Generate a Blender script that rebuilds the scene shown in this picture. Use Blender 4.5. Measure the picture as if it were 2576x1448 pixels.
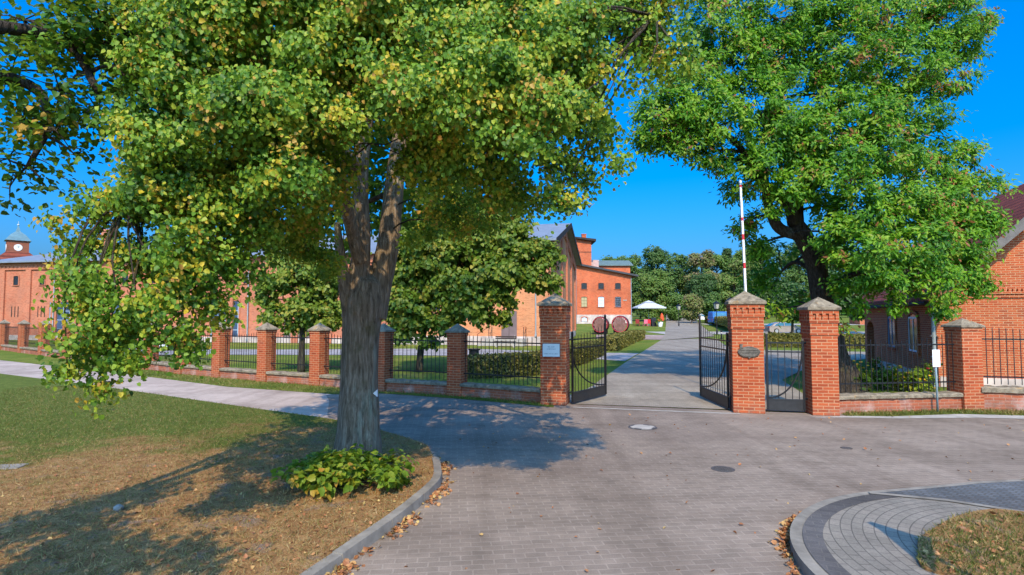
import bpy, bmesh, math, random
import numpy as np
from mathutils import Vector, Matrix

for _o in list(bpy.data.objects): bpy.data.objects.remove(_o)
SC = bpy.context.scene
COL = SC.collection
PI = math.pi
R = math.radians

# ------------------------------------------------------------------ camera, sky, sun, exposure
CAMH = 2.4
FPX = 1420.0                      # focal length in pixels of a 2576 px wide picture
PITCH = math.atan(73 / FPX)
cam = bpy.data.cameras.new('camera'); camo = bpy.data.objects.new('camera', cam); COL.objects.link(camo)
cam.sensor_width = 36; cam.lens = 36 * FPX / 2576
cam.clip_start = 0.05; cam.clip_end = 3000
camo.location = (0, 0, CAMH); camo.rotation_euler = (PI / 2 + PITCH, 0, 0)
SC.camera = camo

SUN_EL, SUN_AZ = 42.0, 0.5        # the sun stands behind the camera
wd = bpy.data.worlds.new('World'); SC.world = wd; wd.use_nodes = True
nt = wd.node_tree; nt.nodes.clear()
sky = nt.nodes.new('ShaderNodeTexSky'); sky.sky_type = 'NISHITA'; sky.sun_disc = False
sky.sun_elevation = R(SUN_EL); sky.sun_rotation = R(180 - SUN_AZ)
sky.air_density = 1.0; sky.dust_density = 5.0; sky.ozone_density = 3.0
hs = nt.nodes.new('ShaderNodeHueSaturation'); hs.inputs['Saturation'].default_value = 1.25
bgd = nt.nodes.new('ShaderNodeBackground'); bgd.inputs['Strength'].default_value = 0.15
wo = nt.nodes.new('ShaderNodeOutputWorld')
gm = nt.nodes.new('ShaderNodeGamma'); gm.inputs['Gamma'].default_value = 0.9
tn = nt.nodes.new('ShaderNodeMixRGB'); tn.blend_type = 'MULTIPLY'; tn.inputs[0].default_value = 1.0; tn.inputs[2].default_value = (0.52, 0.82, 1.22, 1)
nt.links.new(sky.outputs[0], gm.inputs['Color']); nt.links.new(gm.outputs[0], tn.inputs[1]); nt.links.new(tn.outputs[0], hs.inputs['Color']); nt.links.new(hs.outputs[0], bgd.inputs['Color']); nt.links.new(bgd.outputs[0], wo.inputs[0])
sl = bpy.data.lights.new('sun', 'SUN'); so = bpy.data.objects.new('sun', sl); COL.objects.link(so)
sl.energy = 2.5; sl.angle = R(0.5); sl.color = (1.0, 0.78, 0.5)
trav = Vector((-math.sin(R(SUN_AZ)) * math.cos(R(SUN_EL)), math.cos(R(SUN_AZ)) * math.cos(R(SUN_EL)), -math.sin(R(SUN_EL))))
so.rotation_euler = trav.to_track_quat('-Z', 'Y').to_euler(); so.location = (8, -30, 40)
SC.view_settings.view_transform = 'Standard'; SC.view_settings.look = 'None'
SC.view_settings.exposure = 1.0; SC.view_settings.gamma = 1.0
SC.cycles.max_bounces = 6; SC.cycles.diffuse_bounces = 3; SC.cycles.transmission_bounces = 4; SC.cycles.transparent_max_bounces = 6

# ------------------------------------------------------------------ helpers
def prof(y):                      # height of the land: flat, then a gentle rise into the park
    if y < 60: return 0.0
    if y < 150: return 0.02 * (y - 60)
    return 1.8 + 0.035 * (y - 150)

def ray(px, py):
    u = (724 - py) / FPX
    return ((px - 1288) / FPX, math.cos(PITCH) - u * math.sin(PITCH), u * math.cos(PITCH) + math.sin(PITCH))
def G(px, py, z=0.0):             # surveyed ground point
    a, b, c = ray(px, py); t = (z - CAMH) / c
    return (a * t, b * t)
def W(px, py, Y):                 # surveyed point at a known depth
    a, b, c = ray(px, py); t = Y / b
    return Vector((a * t, Y, CAMH + c * t))

def lin(r, g, b):
    f = lambda c: (c / 255 / 12.92) if c / 255 <= 0.04045 else ((c / 255 + 0.055) / 1.055) ** 2.4
    return (f(r), f(g), f(b), 1.0)

def tag(o, label=None, cat=None, group=None, kind=None):
    if label: o['label'] = label
    if cat: o['category'] = cat
    if group: o['group'] = group
    if kind: o['kind'] = kind
    return o
def empty(name, loc=(0, 0, 0), rz=0.0, label=None, cat=None, group=None):
    o = bpy.data.objects.new(name, None); COL.objects.link(o); o.location = loc; o.rotation_euler = (0, 0, rz)
    o.empty_display_size = 0.2
    return tag(o, label, cat, group)
def link(name, me, parent=None):
    o = bpy.data.objects.new(name, me); COL.objects.link(o)
    if parent: o.parent = parent
    return o
def copy_tree(o, parent=None):
    c = o.copy(); COL.objects.link(c)
    if parent is not None: c.parent = parent
    for ch in list(o.children): copy_tree(ch, c)
    return c

class MB:
    def __init__(s): s.v = []; s.f = []
    def add(s, vs, fs):
        n = len(s.v); s.v += [tuple(p) for p in vs]; s.f += [tuple(i + n for i in q) for q in fs]
    def box(s, c, d, rz=0.0, taper=1.0):
        x, y, z = c; a, b, h = d[0] / 2, d[1] / 2, d[2] / 2
        ca, sa = math.cos(rz), math.sin(rz); vs = []
        for k, t in ((-1, 1.0), (1, taper)):
            for i, j in ((-1, -1), (1, -1), (1, 1), (-1, 1)):
                p, q = i * a * t, j * b * t
                vs.append((x + p * ca - q * sa, y + p * sa + q * ca, z + k * h))
        s.add(vs, [(3, 2, 1, 0), (4, 5, 6, 7), (0, 1, 5, 4), (1, 2, 6, 5), (2, 3, 7, 6), (3, 0, 4, 7)]); return s
    def bb(s, x0, x1, y0, y1, z0, z1):
        return s.box(((x0 + x1) / 2, (y0 + y1) / 2, (z0 + z1) / 2), (x1 - x0, y1 - y0, z1 - z0))
    def tube(s, pts, rad, n=8, cap=True, flute=None):
        pts = [Vector(p) for p in pts]
        if not hasattr(rad, '__len__'): rad = [rad] * len(pts)
        base = len(s.v); up = None
        for i, p in enumerate(pts):
            t = (pts[min(i + 1, len(pts) - 1)] - pts[max(i - 1, 0)]).normalized()
            if up is None:
                ref = Vector((0, 1, 0)) if abs(t.y) < 0.9 else Vector((1, 0, 0))
                up = t.cross(ref).normalized()
            else: up = (up - t * up.dot(t)).normalized()
            w = t.cross(up)
            for k in range(n):
                a = 2 * PI * k / n; r = rad[i] * (flute(i / (len(pts) - 1), a) if flute else 1.0)
                s.v.append(tuple(p + up * (math.cos(a) * r) + w * (math.sin(a) * r)))
        for i in range(len(pts) - 1):
            for k in range(n):
                a = base + i * n + k; b = base + i * n + (k + 1) % n
                s.f.append((a, b, b + n, a + n))
        if cap:
            s.f.append(tuple(base + k for k in range(n))[::-1])
            s.f.append(tuple(base + (len(pts) - 1) * n + k for k in range(n)))
        return s
    def prism(s, poly, z0, z1):   # poly in xy, counter-clockwise
        n = len(poly)
        s.add([(p[0], p[1], z0) for p in poly] + [(p[0], p[1], z1) for p in poly],
              [tuple(range(n))[::-1], tuple(range(n, 2 * n))] + [(i, (i + 1) % n, (i + 1) % n + n, i + n) for i in range(n)]); return s
    def prism_xz(s, poly, y0, y1):  # poly in xz seen from -y, counter-clockwise; y0 front
        n = len(poly)
        s.add([(p[0], y0, p[1]) for p in poly] + [(p[0], y1, p[1]) for p in poly],
              [tuple(range(n)), tuple(range(n, 2 * n))[::-1]] + [(i, i + n, (i + 1) % n + n, (i + 1) % n) for i in range(n)]); return s
    def prism_yz(s, poly, x0, x1):
        n = len(poly)
        s.add([(x0, p[0], p[1]) for p in poly] + [(x1, p[0], p[1]) for p in poly],
              [tuple(range(n))[::-1], tuple(range(n, 2 * n))] + [(i, (i + 1) % n, (i + 1) % n + n, i + n) for i in range(n)]); return s
    def pyramid(s, c, w, d, z0, z1, top=0.0):
        x, y = c
        vs = [(x - w / 2, y - d / 2, z0), (x + w / 2, y - d / 2, z0), (x + w / 2, y + d / 2, z0), (x - w / 2, y + d / 2, z0)]
        if top <= 0:
            s.add(vs + [(x, y, z1)], [(3, 2, 1, 0), (0, 1, 4), (1, 2, 4), (2, 3, 4), (3, 0, 4)])
        else:
            vs += [(x - w / 2 * top, y - d / 2 * top, z1), (x + w / 2 * top, y - d / 2 * top, z1), (x + w / 2 * top, y + d / 2 * top, z1), (x - w / 2 * top, y + d / 2 * top, z1)]
            s.add(vs, [(3, 2, 1, 0), (4, 5, 6, 7), (0, 1, 5, 4), (1, 2, 6, 5), (2, 3, 7, 6), (3, 0, 4, 7)])
        return s
    def lathe(s, prof_, n=24, c=(0, 0, 0)):
        base = len(s.v)
        for r, z in prof_:
            for k in range(n):
                a = 2 * PI * k / n; s.v.append((c[0] + r * math.cos(a), c[1] + r * math.sin(a), c[2] + z))
        for i in range(len(prof_) - 1):
            for k in range(n):
                a = base + i * n + k; b = base + i * n + (k + 1) % n
                s.f.append((a, b, b + n, a + n))
        s.f.append(tuple(base + k for k in range(n))[::-1]); s.f.append(tuple(base + (len(prof_) - 1) * n + k for k in range(n))); return s
    def build(s, name, mat, parent=None, smooth=False, bevel=0.0, seg=1):
        me = bpy.data.meshes.new(name); me.from_pydata(s.v, [], s.f); me.validate()
        if bevel > 0:
            b = bmesh.new(); b.from_mesh(me)
            bmesh.ops.bevel(b, geom=[e for e in b.edges if len(e.link_faces) == 2 and e.calc_face_angle(0) > 0.6], offset=bevel, segments=seg, affect='EDGES', clamp_overlap=True)
            b.to_mesh(me); b.free()
        if mat: me.materials.append(mat)
        if smooth:
            for p in me.polygons: p.use_smooth = True
        return link(name, me, parent)

# ------------------------------------------------------------------ materials
MATS = {}
class NT:
    def __init__(s, name):
        s.m = bpy.data.materials.new(name); s.m.use_nodes = True; s.t = s.m.node_tree; s.t.nodes.clear()
        s.out = s.t.nodes.new('ShaderNodeOutputMaterial'); s.p = s.t.nodes.new('ShaderNodeBsdfPrincipled')
        s.t.links.new(s.p.outputs[0], s.out.inputs[0])
    def n(s, typ, **kw):
        nd = s.t.nodes.new('ShaderNode' + typ)
        for k, v in kw.items(): setattr(nd, k, v)
        return nd
    def l(s, a, b): s.t.links.new(a, b)
    def obj(s): return s.n('TexCoord').outputs['Object']
    def geo(s): return s.n('NewGeometry').outputs['Position']
    def noise(s, vec, scale, detail=4, rough=0.55, dist=0.0):
        nd = s.n('TexNoise'); nd.inputs['Scale'].default_value = scale; nd.inputs['Detail'].default_value = detail
        nd.inputs['Roughness'].default_value = rough; nd.inputs['Distortion'].default_value = dist
        if vec is not None: s.l(vec, nd.inputs['Vector'])
        return nd.outputs['Fac']
    def ramp(s, fac, stops, interp='LINEAR'):
        nd = s.n('ValToRGB'); cr = nd.color_ramp; cr.interpolation = interp
        while len(cr.elements) < len(stops): cr.elements.new(0.5)
        for e, (p, c) in zip(cr.elements, stops): e.position = p; e.color = c if len(c) == 4 else (*c, 1)
        s.l(fac, nd.inputs[0]); return nd.outputs[0]
    def mix(s, a, b, fac, mode='MIX'):
        nd = s.n('MixRGB', blend_type=mode)
        for i, v in ((1, a), (2, b)):
            if isinstance(v, (tuple, list)): nd.inputs[i].default_value = v if len(v) == 4 else (*v, 1)
            else: s.l(v, nd.inputs[i])
        if isinstance(fac, (int, float)): nd.inputs[0].default_value = fac
        else: s.l(fac, nd.inputs[0])
        return nd.outputs[0]
    def math(s, op, a, b=0.0):
        nd = s.n('Math', operation=op)
        for i, v in ((0, a), (1, b)):
            if isinstance(v, (int, float)): nd.inputs[i].default_value = v
            else: s.l(v, nd.inputs[i])
        return nd.outputs[0]
    def scale(s, vec, sx, sy, sz, rz=0.0):
        nd = s.n('Mapping'); nd.inputs['Scale'].default_value = (sx, sy, sz); nd.inputs['Rotation'].default_value = (0, 0, rz); s.l(vec, nd.inputs[0]); return nd.outputs[0]
    def bump(s, h, strength=0.3, dist=0.02):
        nd = s.n('Bump'); nd.inputs['Strength'].default_value = strength; nd.inputs['Distance'].default_value = dist
        s.l(h, nd.inputs['Height']); s.l(nd.outputs[0], s.p.inputs['Normal'])
    def done(s, col, rough=0.8, spec=0.3, metal=0.0):
        if isinstance(col, (tuple, list)): s.p.inputs['Base Color'].default_value = col if len(col) == 4 else (*col, 1)
        else: s.l(col, s.p.inputs['Base Color'])
        if isinstance(rough, (int, float)): s.p.inputs['Roughness'].default_value = rough
        else: s.l(rough, s.p.inputs['Roughness'])
        s.p.inputs['Specular IOR Level'].default_value = spec; s.p.inputs['Metallic'].default_value = metal
        return s.m

def plain(name, col, rough=0.6, var=0.15, scale=6.0, spec=0.3, metal=0.0, bump=0.0):
    if name in MATS: return MATS[name]
    t = NT(name); v = t.obj(); n = t.noise(v, scale, 5)
    dark = tuple(c * (1 - var) for c in col[:3]); lite = tuple(min(1, c * (1 + var)) for c in col[:3])
    c = t.ramp(n, [(0.3, dark), (0.7, lite)])
    if bump: t.bump(t.noise(v, scale * 6, 3), bump, 0.01)
    MATS[name] = t.done(c, rough, spec, metal); return MATS[name]

def brick(name, c1, c2, mortar, dark=None, bw=0.25, rh=0.077, ms=0.011, stain=0.35, effl=0.0, bump=0.5, big=0.5):
    t = NT(name); v = t.obj()
    sp = t.n('SeparateXYZ'); t.l(v, sp.inputs[0])
    cx = t.math('ADD', sp.outputs[0], sp.outputs[1])
    cb = t.n('CombineXYZ'); t.l(cx, cb.inputs[0]); t.l(sp.outputs[2], cb.inputs[1])
    wob = t.noise(v, 6, 2); w2 = t.math('MULTIPLY', t.math('SUBTRACT', wob, 0.5), 0.008)
    ad = t.n('VectorMath', operation='ADD'); t.l(cb.outputs[0], ad.inputs[0])
    cw = t.n('CombineXYZ'); t.l(w2, cw.inputs[0]); t.l(w2, cw.inputs[1]); t.l(cw.outputs[0], ad.inputs[1])
    b = t.n('TexBrick'); b.inputs['Scale'].default_value = 1.0; b.inputs['Brick Width'].default_value = bw; b.inputs['Row Height'].default_value = rh
    b.inputs['Mortar Size'].default_value = ms; b.inputs['Mortar Smooth'].default_value = 0.25; b.inputs['Bias'].default_value = -0.1
    b.inputs['Color1'].default_value = c1; b.inputs['Color2'].default_value = c2; b.inputs['Mortar'].default_value = mortar
    t.l(ad.outputs[0], b.inputs['Vector'])
    # per-brick darker fired bricks
    b2 = t.n('TexBrick'); b2.inputs['Scale'].default_value = 1.0; b2.inputs['Brick Width'].default_value = bw; b2.inputs['Row Height'].default_value = rh
    b2.inputs['Mortar Size'].default_value = ms; b2.inputs['Bias'].default_value = -0.62
    b2.inputs['Color1'].default_value = (1, 1, 1, 1); b2.inputs['Color2'].default_value = (0.38, 0.36, 0.42, 1); b2.inputs['Mortar'].default_value = (1, 1, 1, 1)
    b2.offset_frequency = 2; t.l(ad.outputs[0], b2.inputs['Vector'])
    c = t.mix(b.outputs['Color'], b2.outputs['Color'], 0.75, 'MULTIPLY')
    n = t.noise(v, big, 5, 0.6)
    c = t.mix(c, t.ramp(n, [(0.3, (0.72, 0.7, 0.7)), (0.7, (1.15, 1.12, 1.1))]), 1.0 * stain * 2, 'MULTIPLY')
    n2 = t.noise(v, 3.5, 6, 0.7)
    c = t.mix(c, (dark or (0.12, 0.06, 0.045)), t.math('MULTIPLY', t.ramp(n2, [(0.56, (0, 0, 0)), (0.74, (1, 1, 1))]), stain))
    hv = t.noise(v, 1.1, 4, 0.6); c = t.mix(c, t.ramp(hv, [(0.3, (1.0, 0.82, 0.80)), (0.5, (1, 1, 1)), (0.72, (0.86, 0.92, 1.05))]), 0.8, 'MULTIPLY')
    gz_ = t.math('MULTIPLY', t.ramp(sp.outputs[2], [(0.0, (1, 1, 1)), (0.28, (0, 0, 0))]), t.ramp(t.noise(v, 4.5, 5, 0.65), [(0.38, (0, 0, 0)), (0.62, (1, 1, 1))])); c = t.mix(c, (0.16, 0.11, 0.085), t.math('MULTIPLY', gz_, stain * 1.8))
    if effl:
        n3 = t.noise(v, 1.7, 5, 0.65)
        c = t.mix(c, (0.62, 0.55, 0.52), t.math('MULTIPLY', t.ramp(n3, [(0.55, (0, 0, 0)), (0.72, (1, 1, 1))]), effl))
    h = t.math('SUBTRACT', 1.0, b.outputs['Fac']); h = t.math('ADD', h, t.math('MULTIPLY', t.noise(v, 40, 4), 0.4))
    t.bump(h, bump, 0.012)
    MATS[name] = t.done(c, 0.88, 0.2); return MATS[name]

def leafmat(name, stops, trans=0.4, tcol=(0.35, 0.5, 0.05), rough=0.5):
    t = NT(name); at = t.n('Attribute', attribute_name='hue'); c = t.ramp(at.outputs['Fac'], stops)
    v = t.obj(); c = t.mix(c, t.ramp(t.noise(v, 60, 2), [(0.3, (0.8, 0.8, 0.8)), (0.7, (1.2, 1.2, 1.2))]), 1.0, 'MULTIPLY')
    t.done(c, rough, 0.35)
    tr = t.n('BsdfTranslucent'); t.l(t.mix(c, tcol, 0.35), tr.inputs['Color'])
    mx = t.n('MixShader'); mx.inputs[0].default_value = trans
    t.l(t.p.outputs[0], mx.inputs[1]); t.l(tr.outputs[0], mx.inputs[2]); t.l(mx.outputs[0], t.out.inputs[0])
    MATS[name] = t.m; return t.m

BR_PIER = brick('pier_brick', (0.46, 0.105, 0.038, 1), (0.34, 0.072, 0.03, 1), (0.50, 0.26, 0.14, 1), stain=0.3, big=1.2)
BR_PLINTH = brick('plinth_brick', (0.42, 0.12, 0.06, 1), (0.34, 0.09, 0.045, 1), (0.40, 0.2, 0.13, 1), stain=0.35, effl=0.35, big=1.0)
BR_MILL = brick('mill_brick', (0.66, 0.265, 0.115, 1), (0.56, 0.20, 0.085, 1), (0.62, 0.36, 0.20, 1), stain=0.3, big=0.35, bump=0.3)
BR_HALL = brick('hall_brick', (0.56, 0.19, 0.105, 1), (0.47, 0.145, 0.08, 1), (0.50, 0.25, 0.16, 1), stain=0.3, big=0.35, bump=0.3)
BR_GRAN = brick('granary_brick', (0.62, 0.155, 0.06, 1), (0.53, 0.12, 0.05, 1), (0.55, 0.21, 0.12, 1), stain=0.5, big=0.25, bump=0.2, bw=0.3, rh=0.16, ms=0.018)
BR_HOUSE = brick('house_brick', (0.50, 0.12, 0.045, 1), (0.40, 0.085, 0.035, 1), (0.54, 0.31, 0.17, 1), stain=0.25, big=0.6)

def stone_cap():
    t = NT('cap_stone'); v = t.geo(); n = t.noise(v, 7, 6, 0.65); n2 = t.noise(v, 4, 5, 0.7)
    c = t.ramp(n, [(0.3, (0.11, 0.09, 0.068)), (0.5, (0.26, 0.215, 0.155)), (0.75, (0.39, 0.325, 0.24))])
    c = t.mix(c, (0.50, 0.27, 0.06), t.math('MULTIPLY', t.ramp(n2, [(0.58, (0, 0, 0)), (0.68, (1, 1, 1))]), 0.55))
    c = t.mix(c, (0.05, 0.06, 0.05), t.math('MULTIPLY', t.ramp(t.noise(v, 9, 6, 0.7), [(0.55, (0, 0, 0)), (0.7, (1, 1, 1))]), 0.6))
    t.bump(t.noise(v, 45, 5, 0.7), 0.7, 0.015); return t.done(c, 0.95, 0.15)
STONE = stone_cap()
IRON = plain('black_iron', (0.012, 0.012, 0.014), 0.42, 0.3, 12, 0.5)
IRONG = plain('gunmetal_panel', (0.022, 0.022, 0.024), 0.5, 0.3, 8, 0.5)
PIPE = plain('zinc_pipe', (0.28, 0.33, 0.36), 0.45, 0.15, 4, 0.4)
def pavers(name, a, b, mortar, bw, rh, ms, rz=0.0, off=0.5, stain=0.35, warm=(0.16, 0.12, 0.10), size=0.5):
    t = NT(name); v = t.geo(); m = t.scale(v, 1, 1, 1, rz)
    wob = t.n('VectorMath', operation='SCALE'); wob.inputs['Scale'].default_value = 0.025
    nz = t.n('TexNoise'); nz.inputs['Scale'].default_value = 3.0; t.l(m, nz.inputs['Vector']); t.l(nz.outputs['Color'], wob.inputs[0])
    ad = t.n('VectorMath', operation='ADD'); t.l(m, ad.inputs[0]); t.l(wob.outputs[0], ad.inputs[1])
    k = t.n('TexBrick'); k.inputs['Scale'].default_value = 1; k.inputs['Brick Width'].default_value = bw; k.inputs['Row Height'].default_value = rh; k.inputs['Mortar Size'].default_value = ms
    k.inputs['Mortar Smooth'].default_value = 0.3; k.offset = off
    k.inputs['Color1'].default_value = (*a, 1); k.inputs['Color2'].default_value = (*b, 1); k.inputs['Mortar'].default_value = (*mortar, 1); t.l(ad.outputs[0], k.inputs['Vector'])
    c = k.outputs['Color']
    c = t.mix(c, t.ramp(t.noise(v, size, 6, 0.6), [(0.3, (0.74, 0.72, 0.71)), (0.7, (1.15, 1.15, 1.16))]), 0.9, 'MULTIPLY')
    c = t.mix(c, t.ramp(t.noise(v, 5, 5, 0.7), [(0.3, (0.82, 0.82, 0.82)), (0.7, (1.14, 1.14, 1.14))]), 0.8, 'MULTIPLY')
    c = t.mix(c, (*warm, 1), t.math('MULTIPLY', t.ramp(t.noise(t.scale(v, 0.18, 0.5, 1), 1.0, 6, 0.6, 0.6), [(0.52, (0, 0, 0)), (0.72, (1, 1, 1))]), stain))
    c = t.mix(c, t.ramp(t.noise(v, 90, 2), [(0.35, (0.8, 0.8, 0.8)), (0.65, (1.15, 1.15, 1.15))]), 0.6, 'MULTIPLY')
    for sx_, sy_ in ((1.6, 0.10), (0.10, 1.3)): c = t.mix(c, t.ramp(t.noise(t.scale(v, sx_, sy_, 1), 1.0, 3, 0.5, 0.8), [(0.36, (0.84, 0.83, 0.82)), (0.56, (1.04, 1.04, 1.04))]), 0.75, 'MULTIPLY')
    c = t.mix(c, (0.07, 0.062, 0.055), t.math('MULTIPLY', t.ramp(t.noise(v, 1.7, 2, 0.4), [(0.70, (0, 0, 0)), (0.78, (1, 1, 1))]), 0.35))
    h = t.math('ADD', t.math('SUBTRACT', 1.0, k.outputs['Fac']), t.math('MULTIPLY', t.noise(v, 60, 3), 0.35))
    t.bump(h, 0.45, 0.01); return t.done(c, 0.88, 0.2)
PAVE = pavers('interlocking_pavers', (0.28, 0.224, 0.18), (0.238, 0.192, 0.155), (0.318, 0.26, 0.212), 0.215, 0.11, 0.010, R(-6), stain=0.5)
SETTS = pavers('drive_setts', (0.37, 0.325, 0.265), (0.30, 0.265, 0.215), (0.31, 0.27, 0.215), 0.11, 0.10, 0.012, R(12), stain=0.2)
SAND = pavers('sandy_path', (0.50, 0.41, 0.345), (0.46, 0.37, 0.31), (0.47, 0.385, 0.32), 0.5, 0.5, 0.0, 0.3, stain=0.25, warm=(0.36, 0.28, 0.22))
YARD = pavers('yard_paving', (0.36, 0.36, 0.37), (0.32, 0.32, 0.33), (0.34, 0.33, 0.33), 0.3, 0.2, 0.008, 0.2, stain=0.2)
YARDR = pavers('reddish_paving', (0.42, 0.31, 0.28), (0.36, 0.27, 0.24), (0.38, 0.31, 0.27), 0.2, 0.1, 0.01, 0.1, stain=0.2)
ISLE_D = pavers('dark_band_pavers', (0.125, 0.118, 0.118), (0.10, 0.096, 0.098), (0.15, 0.14, 0.13), 0.2, 0.1, 0.006, 0.4, stain=0.2, warm=(0.14, 0.12, 0.1))
ISLE_S = pavers('grey_setts', (0.165, 0.18, 0.195), (0.115, 0.13, 0.145), (0.12, 0.12, 0.12), 0.09, 0.085, 0.012, 0.9, stain=0.25)
CONC = plain('kerb_concrete', (0.245, 0.222, 0.19), 0.9, 0.28, 5, 0.2, bump=0.4)
CONCL = plain('pale_concrete', (0.40, 0.37, 0.335), 0.9, 0.2, 4, 0.2, bump=0.3)
GLASSD = plain('dark_glass', (0.02, 0.025, 0.035), 0.12, 0.3, 2, 0.6)
def grassland(name, big=False):
    t = NT(name); v = t.geo()
    n1 = t.noise(v, 0.35, 6, 0.65); n2 = t.noise(v, 9, 5, 0.7); n3 = t.noise(v, 70, 3, 0.7)
    c = t.ramp(n1, [(0.3, (0.085, 0.145, 0.02)), (0.5, (0.14, 0.19, 0.03)), (0.7, (0.26, 0.235, 0.06))])
    c = t.mix(c, t.ramp(n2, [(0.3, (0.65, 0.68, 0.6)), (0.7, (1.3, 1.25, 1.2))]), 0.9, 'MULTIPLY')
    c = t.mix(c, t.ramp(n3, [(0.35, (0.6, 0.6, 0.6)), (0.65, (1.4, 1.4, 1.4))]), 0.7, 'MULTIPLY')
    t.bump(n3, 0.8, 0.03); return t.done(c, 0.95, 0.1)
GRASSY = grassland('yard_grass')
def lawn_mat():
    t = NT('dry_lawn'); v = t.geo(); sp = t.n('SeparateXYZ'); t.l(v, sp.inputs[0])
    n1 = t.noise(v, 0.8, 6, 0.65); n2 = t.noise(v, 6, 6, 0.72); n3 = t.noise(v, 55, 4, 0.75); n4 = t.noise(v, 2.2, 5, 0.65)
    g = t.math('ADD', t.math('MULTIPLY', t.math('SUBTRACT', sp.outputs[1], 8.8), 0.22), t.math('MULTIPLY', t.math('ADD', sp.outputs[0], 5.2), -0.10))
    g = t.math('ADD', g, t.math('MULTIPLY', t.math('SUBTRACT', n1, 0.5), 2.6)); g = t.math('ADD', g, t.math('MULTIPLY', t.math('SUBTRACT', n2, 0.5), 1.2))
    dry = t.ramp(n2, [(0.3, (0.21, 0.105, 0.042)), (0.5, (0.37, 0.205, 0.085)), (0.7, (0.52, 0.325, 0.145))])
    grn = t.ramp(n2, [(0.3, (0.075, 0.105, 0.02)), (0.55, (0.13, 0.17, 0.03)), (0.75, (0.22, 0.22, 0.06))])
    c = t.mix(dry, grn, t.ramp(g, [(0.2, (0, 0, 0)), (0.75, (1, 1, 1))]))
    c = t.mix(c, (0.27, 0.215, 0.175), t.math('MULTIPLY', t.ramp(n4, [(0.56, (0, 0, 0)), (0.68, (1, 1, 1))]), t.ramp(g, [(0.1, (0.75, 0.75, 0.75)), (0.6, (0, 0, 0))])))
    c = t.mix(c, t.ramp(n3, [(0.32, (0.5, 0.5, 0.5)), (0.68, (1.45, 1.45, 1.45))]), 0.75, 'MULTIPLY')
    t.bump(n3, 0.9, 0.03); return t.done(c, 0.95, 0.1)
LAWN = lawn_mat()
def bark(name, a, b, c_, moss=0.5):
    t = NT(name); v = t.obj(); m = t.scale(v, 9, 9, 1.1); n = t.noise(m, 2.4, 7, 0.7, 0.4)
    vo = t.n('TexVoronoi', feature='DISTANCE_TO_EDGE'); vo.inputs['Scale'].default_value = 1.0; wv = t.n('VectorMath', operation='ADD'); nz = t.n('TexNoise'); nz.inputs['Scale'].default_value = 5; t.l(v, nz.inputs['Vector']); sc_ = t.n('VectorMath', operation='SCALE'); sc_.inputs['Scale'].default_value = 0.9; t.l(nz.outputs['Color'], sc_.inputs[0]); t.l(t.scale(v, 22, 22, 2.2), wv.inputs[0]); t.l(sc_.outputs[0], wv.inputs[1]); t.l(wv.outputs[0], vo.inputs['Vector'])
    crack = t.ramp(vo.outputs['Distance'], [(0.0, (0, 0, 0)), (0.35, (1, 1, 1))])
    c = t.mix(t.ramp(n, [(0.33, a), (0.5, b), (0.68, c_)]), a, t.math('MULTIPLY', t.math('SUBTRACT', 1.0, crack), 0.38))
    c = t.mix(c, (0.30, 0.38, 0.30), t.math('MULTIPLY', t.ramp(t.noise(t.scale(v, 2, 2, 0.4), 1.3, 5, 0.65), [(0.56, (0, 0, 0)), (0.66, (1, 1, 1))]), moss))
    c = t.mix(c, (0.11, 0.10, 0.035), t.math('MULTIPLY', t.ramp(t.noise(v, 2.6, 5, 0.65), [(0.55, (0, 0, 0)), (0.7, (1, 1, 1))]), 0.55))
    t.bump(t.math('ADD', t.math('ADD', n, t.math('MULTIPLY', crack, 0.45)), t.math('MULTIPLY', t.noise(t.scale(v, 30, 30, 6), 2, 4), 0.4)), 1.0, 0.04); MATS[name] = t.done(c, 0.95, 0.1); return MATS[name]
BARK = bark('lime_bark', (0.085, 0.062, 0.042), (0.29, 0.225, 0.158), (0.47, 0.385, 0.29))
BARKD = bark('ash_bark', (0.025, 0.02, 0.016), (0.075, 0.06, 0.048), (0.13, 0.105, 0.085), 0.15)
L_LIME = leafmat('lime_leaf', [(0.0, (0.035, 0.10, 0.012)), (0.3, (0.085, 0.21, 0.018)), (0.58, (0.22, 0.37, 0.03)), (0.80, (0.46, 0.47, 0.045)), (0.9, (0.62, 0.46, 0.03)), (1.0, (0.44, 0.24, 0.06))], 0.38, (0.4, 0.5, 0.03))
L_ASH = leafmat('ash_leaf', [(0.0, (0.03, 0.11, 0.008)), (0.4, (0.085, 0.25, 0.010)), (0.75, (0.23, 0.42, 0.016)), (0.92, (0.26, 0.33, 0.03)), (1.0, (0.34, 0.12, 0.05))], 0.4, (0.2, 0.55, 0.03))
L_MAPLE = leafmat('maple_leaf', [(0.0, (0.035, 0.085, 0.010)), (0.5, (0.10, 0.19, 0.016)), (0.85, (0.22, 0.27, 0.03)), (1.0, (0.38, 0.33, 0.05))], 0.32, (0.3, 0.42, 0.03))
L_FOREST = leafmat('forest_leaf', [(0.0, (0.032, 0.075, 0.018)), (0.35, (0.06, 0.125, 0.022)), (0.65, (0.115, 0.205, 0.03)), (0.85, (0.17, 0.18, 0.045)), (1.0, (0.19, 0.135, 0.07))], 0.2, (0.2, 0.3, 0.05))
L_HEDGE = leafmat('hedge_leaf', [(0.0, (0.08, 0.09, 0.022)), (0.5, (0.19, 0.18, 0.035)), (1.0, (0.36, 0.27, 0.07))], 0.25, (0.25, 0.3, 0.05))
L_SPROUT = leafmat('sprout_leaf', [(0.0, (0.08, 0.17, 0.015)), (0.6, (0.17, 0.27, 0.02)), (0.9, (0.30, 0.33, 0.03)), (1.0, (0.45, 0.25, 0.04))], 0.35, (0.4, 0.5, 0.03))
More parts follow.
